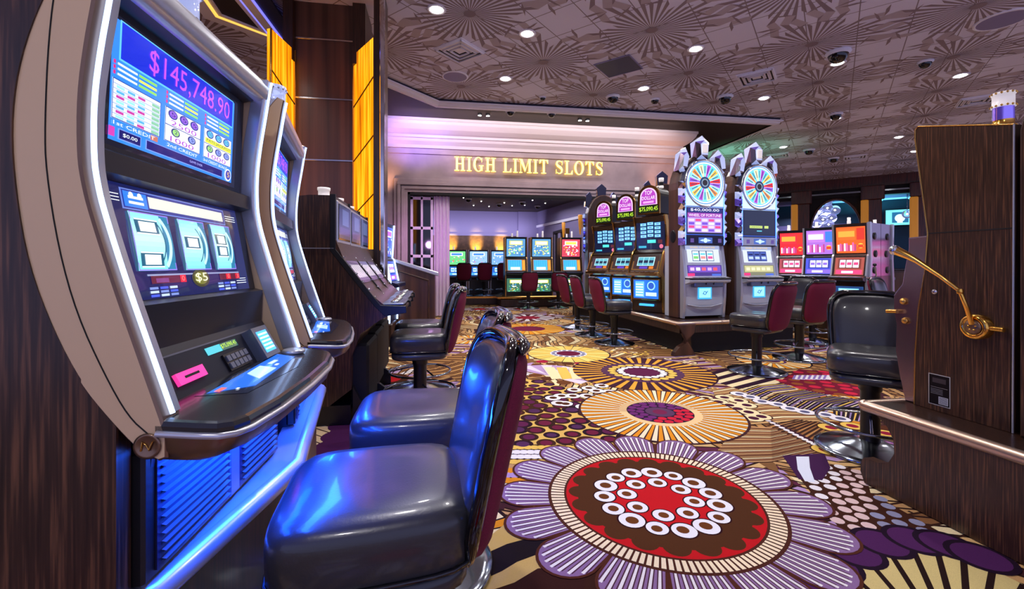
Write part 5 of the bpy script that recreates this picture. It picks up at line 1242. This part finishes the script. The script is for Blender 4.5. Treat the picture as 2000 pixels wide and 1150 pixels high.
# ================================================================== BAR (45 degrees, far right)
BO = Vector((15.9, 15.45, 0)); bt = Vector((.707, -.707, 0)); bn = Vector((-.707, -.707, 0))
def bp(px, py, off=0.0):
    """point on the bar front plane; off metres behind it"""
    o = BO-bn*off; d = onplane(px, py, (o.x, o.y), (bn.x, bn.y)); r = Vector((d[0], d[1], 0))-BO
    return r.dot(bt), d[2]
BT = Matrix(((bt.x, -bn.x, 0, BO.x), (bt.y, -bn.y, 0, BO.y), (0, 0, 1, 0), (0, 0, 0, 1)))  # local x along the bar, y back, z up
u = lambda px, py=400, off=0: bp(px, py, off)[0]
mb = MB(BT); mb.box(-6, 5, 0, .5, 4.35, 4.72, 'cherry'); mb.box(-6, 5, -.08, .0, 4.28, 4.36, 'wood'); mb.box(-6, 5, .05, .4, 3.95, 4.30, 'dark'); mb.box(-6, 5, -.03, .06, 4.08, 4.14, 'dchrome'); o = struct('wall_bar', mb, 'cherry beam of the bar front')
bar_wall = MB(BT)
a0, a1 = u(1578), u(1688); ac, ar = (a0+a1)/2, (a1-a0)/2*.92
zs = 2.55
arch = [(a0, 4.0), (a0, 0), (ac-ar, 0), (ac-ar, zs)]+[(ac+ar*math.cos(q), zs+1.35*math.sin(q)) for q in [PI-PI*k/24 for k in range(25)]]+[(ac+ar, 0), (a1, 0), (a1, 4.0)]
bar_wall.prism(arch, .1, .3, lambda x, z, a: (x, a, z), 'dark')
bar_wall.tube([(ac+ar*math.cos(q), .08, zs+1.35*math.sin(q)) for q in [PI-PI*k/24 for k in range(25)]], .05, 8, 'wood2')
struct('wall_arch', bar_wall, 'dark arched opening of the bar')
for k, px in enumerate((1562, 1700, 1797)):
    x = u(px); t = thing('bar_column', ['gold-edged cherry column left of the bar arch', 'gold-edged cherry column right of the bar arch', 'cherry column beyond the television'][k], 'column', group='bar columns')
    t.matrix_world = BT @ TR(x, 0, 0)
    mb = MB(); mb.box(-.16, .34, -.1, .4, 0, 4.3, 'cherry', .02); mb.build('shaft', t)
    mb = MB(); mb.box(-.30, -.06, -.2, .0, 0, 3.78, 'goldlit', .04); mb.build('gold_pilaster', t)
    mb = MB(); mb.box(-.3, .42, -.2, .45, 3.75, 4.3, 'cherry', .03); mb.build('capital', t)
mb = MB(BT); mb.box(-7, 6, 4.2, 4.3, 0, 4.6, 'teal'); mb.box(-7, 0.2, 4.1, 4.2, 2.6, 3.2, 'lav'); mb.box(-7, .4, 4.05, 4.15, 1.3, 2.5, 'stone'); struct('wall_far', mb)
mb = MB(BT); mb.box(-7, 6, .3, 4.3, 4.5, 4.6, 'teal'); mb.box(-7, 6, 1.8, 2.4, 4.0, 4.5, 'lav'); struct('ceiling_bar', mb)
# television
x0, z1 = bp(1730, 411, 3.6); x1, z0 = bp(1786, 438, 3.6)
t = thing('television', 'wall television glowing cyan beyond the bar', 'television'); t.matrix_world = BT
mb = MB(); mb.box(x0-.05, x1+.05, 3.6, 3.7, z0-.05, z1+.05, 'black', .01); mb.build('housing', t)
mb = MB(); A = Art(); w, h = x1-x0, z1-z0; A.rect(0, 0, w, h, S(110, 225, 245), 0); A.rect(w*.22, h*.15, w*.8, h*.85, S(30, 90, 130), 1); A.circ(w*.5, h*.45, h*.26, S(190, 240, 250), 2); A.poly([(w*.4, h*.15), (w*.6, h*.15), (w*.54, h*.5), (w*.46, h*.5)], S(230, 250, 255), 3); A.rect(w*.86, h*.05, w, h*.6, S(110, 230, 90), 1)
A.put(mb, lambda a, b, l: (x0+a, 3.595-.004*l, z0+b), 'screenfar'); mb.build('screen', t)
# glass globe chandelier in the arch
x, z = bp(1606, 418, .9); t = thing('globe_chandelier', 'cluster of clear glass globes hanging in the bar arch', 'chandelier'); t.matrix_world = BT @ TR(x, .9, z)
rr = random.Random(4); gl = None
mb = MB(); mb.tube([(0, 0, .5), (0, 0, 4.5-z)], .02, 6, 'dchrome'); mb.build('stem', t)
for k in range(13):
    a = 2.4*k; q = .5*math.sqrt((k+.5)/13); p = (q*1.15*math.cos(a), rr.uniform(-.25, .25), q*1.1*math.sin(a)); R = .20
    mb = MB(); mb.lathe([(R*math.sin(PI*i/10)+1e-7*(i in (0, 10)), -R*math.cos(PI*i/10)) for i in range(11)], 16, 'globe', None, True, False)
    g = mb.build('globe', t, p)
    mb = MB(); mb.lathe([(0, -.04), (.04, 0), (0, .04)], 8, 'bulb'); mb.build('bulb', g)
# pendants
for k, (px, py) in enumerate([(1707, 427), (1772, 418)]):
    x, z = bp(px, py, 1.5); t = thing('globe_pendant', ['small glass globe pendant left of the television', 'small glass globe pendant in front of the television'][k], 'pendant lamp', group='bar pendants'); t.matrix_world = BT @ TR(x, 1.5, z)
    mb = MB(); mb.tube([(0, 0, .15), (0, 0, 4.5-z)], .012, 6, 'dchrome'); mb.build('cord', t)
    mb = MB(); mb.lathe([(.17*math.sin(PI*i/10)+1e-7*(i in (0, 10)), -.17*math.cos(PI*i/10)) for i in range(11)], 16, 'globe', None, True, False); g = mb.build('globe', t); mb = MB(); mb.lathe([(0, -.04), (.04, 0), (0, .04)], 8, 'bulb'); mb.build('bulb', g)
# bar counter
t = thing('bar_counter', 'dark bar counter below the arch', 'counter'); t.matrix_world = BT
mb = MB(); mb.box(-6, 5, -.9, -.4, 0, 1.05, 'wood2'); mb.build('front', t); mb = MB(); mb.box(-6, 5, -1.0, -.33, 1.05, 1.12, 'gloss', .02); mb.build('top', t)

# ================================================================== CEILING FIXTURES
def ord_(k): return ['first', 'second', 'third', 'fourth', 'fifth', 'sixth', 'seventh'][k]
def downlight(x, y, label, group, z=CZ, r=.085, power=70, col=(1, .96, .96), first={}):
    t = thing('recessed_downlight', label, 'ceiling light', (x, y, z), 0, group)
    if z < 4: t.scale = (.24, .24, 1)
    if 'a' not in first:
        mb = MB(); mb.lathe([(1.0*.085, -.001), (1.5*.085, -.001), (1.55*.085, -.008), (1.35*.085, -.016), (1.0*.085, -.008)], 24, 'white', None, True, False); first['a'] = mb.mesh('trim')
        mb = MB(); mb.lathe([(.085, -.006), (.07, -.02), (.04, -.03), (0, -.034)], 20, 'lamp', None, True, False); first['b'] = mb.mesh('lens')
    for nm, me in (('trim_ring', first['a']), ('lens', first['b'])):
        o = bpy.data.objects.new(nm, me); COL.objects.link(o); o.parent = t
    if power:
        l = bpy.data.lights.new('downlight', 'SPOT'); l.energy = power; l.spot_size = 2.5; l.spot_blend = .6; l.shadow_soft_size = .09; l.color = col
        o = bpy.data.objects.new('downlight_beam', l); COL.objects.link(o); o.location = (x, y, z-.05)
    return t
for k, x in enumerate((-2.8, -.05, 1.28, 4.02, 6.70, 9.35)):
    downlight(x, [6.1, 6.1, 6.52, 6.55, 6.63, 6.71][k], ord_(k)+' recessed downlight along the middle ceiling row, counted from the gold column', 'middle row downlights', power=130)
for k, x in enumerate((1.19, 3.92, 6.60, 9.2)):
    downlight(x, [8.16, 8.18, 8.26, 9.15][k], ord_(k)+' recessed downlight along the ceiling row nearest the sign wall', 'sign row downlights', power=130)
for k, (x, y) in enumerate(((9.9, 11.6), (13.0, 8.5), (11.4, 13.8), (14.2, 11.4), (12.2, 10.2))): downlight(x, y, ord_(k)+' small downlight of the far ceiling before the bar, counted outward from the soffit', 'far downlights', power=120)
for k, (x, y) in enumerate(((-.1, 3.2), (1.28, 3.9), (4.02, 3.9), (-.5, -1.3), (6.6, 3.9), (-2.6, 3.2))): downlight(x, y, 'recessed downlight in the ceiling over the carousel and lever machines', 'overhead downlights', power=130)  # all out of view; the one behind the camera added for the left panel
def dome(x, y, label, z=CZ, s=1.0, first={}):
    t = thing('dome_camera', label, 'security camera', (x, y, z+.003), 0, 'ceiling dome cameras'); t.scale = (s, s, s)
    if 'a' not in first:
        mb = MB(); mb.lathe([(.0, 0), (.14, 0), (.145, -.02), (.115, -.05)], 24, 'white', None, True, False); first['a'] = mb.mesh('housing')
        mb = MB(); mb.lathe([(.11, -.045), (.105, -.085), (.07, -.13), (.03, -.145), (0, -.148)], 24, 'glass', None, True, False); first['b'] = mb.mesh('dome')
    for nm, me in (('housing', first['a']), ('dome', first['b'])):
        o = bpy.data.objects.new(nm, me); COL.objects.link(o); o.parent = t
for px, py, lb, z, s in [(1197, 188, 'dome camera at the white ceiling moulding above the sign', CZ, 1), (1416, 188, 'dome camera near the soffit corner beside a small downlight', CZ, 1.1), (1637, 101, 'dome camera just above a bright downlight over the right ceiling', CZ, 1.25), (1807, 120, 'dome camera nearest the corner of the lever machine', CZ, .8), (1632, 222, 'dome camera beside a downlight, above the red bank', CZ, 1), (1580, 292, 'dome camera right of the second prize wheel', CZ, 1.1), (1628, 308, 'dome camera low over the bar beam', CZ, 1.1), (1279, 194, 'small dome camera at the moulding right of the bright lights', CZ, .7), (997, 217, 'dome camera in the brown soffit left of the cornice centre', SZ, .75), (1077, 221, 'dome camera in the brown soffit right of the cornice centre', SZ, .7), (1060, 190, 'tiny dome camera over the sign beside the moulding', CZ, .5)]:
    x, y = atz(px, py, z); dome(x, y, lb, z, s)
def vent(px, py, label, s=1.0):
    x, y = atz(px, py, CZ); t = thing('ceiling_vent', label, 'air vent', (x, y, CZ-.012), PI/4, 'ceiling air vents'); t.scale = (s, s, 1)
    mb = MB(); mb.box(-.30, .30, -.30, .30, -.004, .01, 'white')
    for r0 in (.12, .20, .28):
        for a in range(4):
            R = Matrix.Rotation(a*PI/2, 4, 'Z'); mb.box(-r0, r0, r0-.02, r0, -.03, -.004, 'white', T=R)
    mb.build('louvre', t)
    mb = MB(); 
    for r0 in (.06, .14, .22):
        for a in range(4):
            R = Matrix.Rotation(a*PI/2, 4, 'Z'); mb.box(-r0-.03, r0+.03, r0+.01, r0+.035, -.008, -.004, 'dark', T=R)
    mb.build('slots', t)
for px, py, lb, s in [(898, 98, 'square ceiling vent between the bright lights and the gold column', 1.0), (1478, 150, 'square ceiling vent near the middle of the ceiling', 1.0), (1908, 195, 'ceiling vent behind the candle lamp of the lever machine', 1), (1520, 303, 'ceiling vent over the second prize wheel', 1), (1670, 306, 'ceiling vent in front of the bar beam', 1)]: vent(px, py, lb, s)
def speaker(px, py, lb, r):
    x, y = atz(px, py, CZ); t = thing('ceiling_speaker', lb, 'speaker', (x, y, CZ), 0, 'ceiling speakers')
    mb = MB(); mb.lathe([(r, 0), (r, -.014), (r*.9, -.02), (r*.88, -.014)], 28, 'white', None, True, False); mb.build('rim', t)
    mb = MB(); mb.lathe([(r*.89, -.015), (r*.4, -.02), (0, -.021)], 28, 'lav', None, True, False); mb.build('grille', t)
speaker(889, 149, 'round ceiling speaker above the left end of the sign wall', .24); speaker(1958, 38, 'large round ceiling speaker at the upper corner over the lever machine', .3)
x, y = atz(1208, 129, CZ); t = tag(None or bpy.data.objects.new('ceiling_access_panel', None), 'dark blue square panel in the ceiling between the bright lights', 'ceiling panel'); COL.objects.link(t); t.location = (x, y, CZ-.011); t.rotation_euler = (0, 0, PI/4)
mb = MB(); mb.box(-.31, .31, -.31, .31, -.004, .004, 'navy'); mb.build('panel', t)
mb = MB(); [mb.box(-.32, .32, .305, .32, -.008, .004, 'lav', T=Matrix.Rotation(a*PI/2, 4, 'Z')) for a in range(4)]; mb.build('frame', t)
# soffit spot lamps over the cornice
for k, px in enumerate((945, 1140)):
    x, y = atz(px, 222 if k == 0 else 232, SZ); t = thing('soffit_spotlight', ['twin soffit spotlight over the left half of the sign', 'twin soffit spotlight over the right half of the sign'][k], 'spotlight', (x, y, SZ))
    for s in (-.09, .09):
        mb = MB(); mb.lathe([(.0, 0), (.05, 0), (.05, -.04), (.04, -.05)], 14, 'black', TR(s, 0, 0), True, False); mb.lathe([(.04, -.045), (0, -.047)], 14, 'lamp', TR(s, 0, 0), True, False); mb.build('lamp_head', t)
# coffer with lit mouldings at the upper left
t = thing('ceiling_coffer', 'brown ceiling coffer with white, gold and blue-lit mouldings above the curved machines', 'ceiling coffer')
c1 = [atz(*p, 4.58) for p in [(350, -60), (414, 30), (540, 77), (470, -12), (400, -120)]]
mb = MB(); mb.prism(c1, 4.58, 4.69, lambda a, b, c: (a, b, c), 'soffit'); mb.build('panel', t)
def strip(d0, d1, i0, i1, m, nm, z0=4.55, z1=4.60):
    o, n_ = offset(c1, -d0), offset(c1, -d1)
    mb = MB(); mb.prism([o[k] for k in range(i0, i1+1)]+[n_[k] for k in range(i1, i0-1, -1)], z0, z1, lambda a, b, c: (a, b, c), m); mb.build(nm, t)
strip(-.10, .05, 0, 2, 'white', 'moulding'); strip(.05, .09, 0, 2, 'covewarm', 'warm_light'); strip(.09, .14, 0, 2, 'white', 'moulding', 4.56)
strip(-.09, .03, 2, 4, 'white', 'moulding'); strip(.03, .055, 2, 4, 'coveblue', 'blue_light'); strip(.055, .12, 2, 4, 'white', 'moulding', 4.56); strip(-.115, -.09, 2, 4, 'coveblue', 'blue_light'); strip(-.32, -.115, 2, 4, 'navy', 'shadow_gap', 4.57)  # outermost strip is a plain navy band
# far room ceiling: small spots and domes
for k in range(12):
    px, py = [(905, 385), (940, 392), (965, 383), (985, 395), (1010, 386), (1040, 390), (925, 400), (955, 402), (1000, 401), (1025, 400), (1065, 396), (1085, 388)][k]
    x, y = atz(px, py, 3.6); downlight(x, y, 'small downlight in the dark ceiling of the far room', 'far room downlights', 3.6, power=(24 if k % 3 == 0 else 0))
for k in range(5):
    px, py = [(915, 388), (975, 398), (1020, 394), (1050, 402), (1075, 384)][k]
    x, y = atz(px, py, 3.6); dome(x, y, 'dome camera in the dark ceiling of the far room', 3.6, .9)
for k, (px, y_) in enumerate(((1104, 15.0), (1137, 12.6))):
    d = ray(px, 445); tt = y_/d[1]; x = d[0]*tt-.06
    t = thing('wall_sconce', ['gold sconce on the side wall deeper in the far room', 'tall gold sconce on the side wall just behind the dollar machines'][k], 'sconce', (x, y_, 2.42))  # first piece stands in for an artwork panel; the second is a sconce
    mb = MB(); mb.lathe([(.02, -.28), (.05, .0), (.065, .28), (.05, .3), (.02, .28)], 16, 'goldlit'); mb.build('shade', t); mb = MB(); mb.box(.06, .2, -.05, .05, -.1, .1, 'brass'); mb.build('bracket', t)

# ================================================================== LIGHT
def area(name, loc, size, power, col, rot=(0, 0, 0), sy=None, spread=None):
    l = bpy.data.lights.new(name, 'AREA'); l.energy = power; l.color = col; l.size = size
    if sy: l.shape = 'RECTANGLE'; l.size_y = sy
    if spread: l.spread = spread
    o = bpy.data.objects.new(name, l); COL.objects.link(o); o.location = loc; o.rotation_euler = rot; return o
def spot(name, loc, tgt, power, col, size=1.2, blend=.7, soft=.08):
    l = bpy.data.lights.new(name, 'SPOT'); l.energy = power; l.color = col; l.spot_size = size; l.spot_blend = blend; l.shadow_soft_size = soft
    o = bpy.data.objects.new(name, l); COL.objects.link(o); o.location = loc; o.rotation_euler = (Vector(tgt)-Vector(loc)).to_track_quat('-Z', 'Y').to_euler(); return o
# wash of the sign wall from the soffit, violet at its left end, warm sconce pools at both ends
area('sign_wash', (2.4, 9.62, 4.50), 6.5, 50, (1, .88, .9), (math.radians(48), 0, 0), .08)
spot('violet_wash', (-.7, 9.5, 3.9), (-.6, 10.5, 4.3), 95, (.33, .2, 1), 1.6, .8)
spot('violet_wash', (.2, 9.4, 3.3), (.6, 10.5, 4.3), 40, (.55, .35, 1), 1.6, .8)
spot('lilac_wash', (-.3, 9.2, 1.8), (-.4, 10.9, 1.8), 50, (.8, .4, 1), 1.4, .8)  # added spot that lightens the curtain and door; no fixture there
spot('amber_pool', (-1.3, 10.3, 2.7), (-1.33, 10.7, 3.6), 50, (1, .5, .25), 1.2, .8)
spot('amber_pool', (5.6, 10.3, 2.6), (5.6, 10.7, 3.5), 60, (1, .45, .22), 1.2, .8)
# far room
for x in (.45, 1.55, 2.65): spot('scallop_light', (x, 19.0, 1.5), (x, 19.5, 2.12), 420, (1, .68, .14), .72, .6)
area('far_cove', (1, 18.6, 2.7), 6, 42, (.74, .68, 1), (PI*.62, 0, 0), .3)  # unseen area lights added for the far room's lavender light
area('far_cove', (3.6, 14.5, 3.4), 1.5, 60, (.9, .84, 1), (0, 0, 0), 5)
# blue strips under the curved decks; the last is added to light the stools
for (x, y, r) in ((-.47, 1.30, 88), (-.53, 2.14, 100)):
    o = area('deck_strip', (x, y, .862), .55, 4, (.0, .06, 1), (0, 0, r*PI/180), .05)
    o = area('deck_strip', (x+.03, y, .875), .55, 14, (.01, .10, 1), (math.radians(58), 0, math.radians(r)), .06)
    o = area('deck_strip', (x+.13, y, .86), .55, 6.5, (.01, .09, 1), (math.radians(-72), 0, math.radians(r)), .05)
# bar glow
bl_ = BT @ Vector((1.0, 2.0, 3.6)); area('bar_glow', bl_, 2.5, 90, (.15, .8, 1), (PI, 0, 0))
bl_ = BT @ Vector((-1.5, 2.5, 3.6)); area('bar_glow', bl_, 2.5, 70, (.6, .6, 1), (0, 0, 0))
spot('green_wash', (8.6, 12.2, 3.2), (8.9, 12.2, 4.7), 40, (.2, 1, .55), 2.2, .9)
w = bpy.data.worlds.new('World'); SC.world = w; w.use_nodes = True
bg = w.node_tree.nodes['Background']; bg.inputs[0].default_value = (.44, .46, .84, 1); bg.inputs[1].default_value = .85
# ================================================================== CAMERA
cd = bpy.data.cameras.new('Camera'); cam = bpy.data.objects.new('Camera', cd); COL.objects.link(cam)
cam.location = (0, 0, CH); cam.rotation_euler = (PI/2, 0, -TH)
cd.sensor_width = 36; cd.sensor_fit = 'HORIZONTAL'; cd.lens = 36*FPX/2000; cd.shift_y = -(575-HOR)/2000; cd.clip_start = .05
SC.camera = cam
vs = SC.view_settings; vs.view_transform = 'Standard'; vs.look = 'None'; vs.exposure = 0.32; vs.gamma = 1.0; vs.use_curve_mapping = False
SC.cycles.max_bounces = 6; SC.cycles.diffuse_bounces = 3; SC.cycles.glossy_bounces = 4; SC.cycles.transmission_bounces = 4; SC.cycles.sample_clamp_indirect = 4.0; SC.cycles.caustics_reflective = False; SC.cycles.caustics_refractive = False
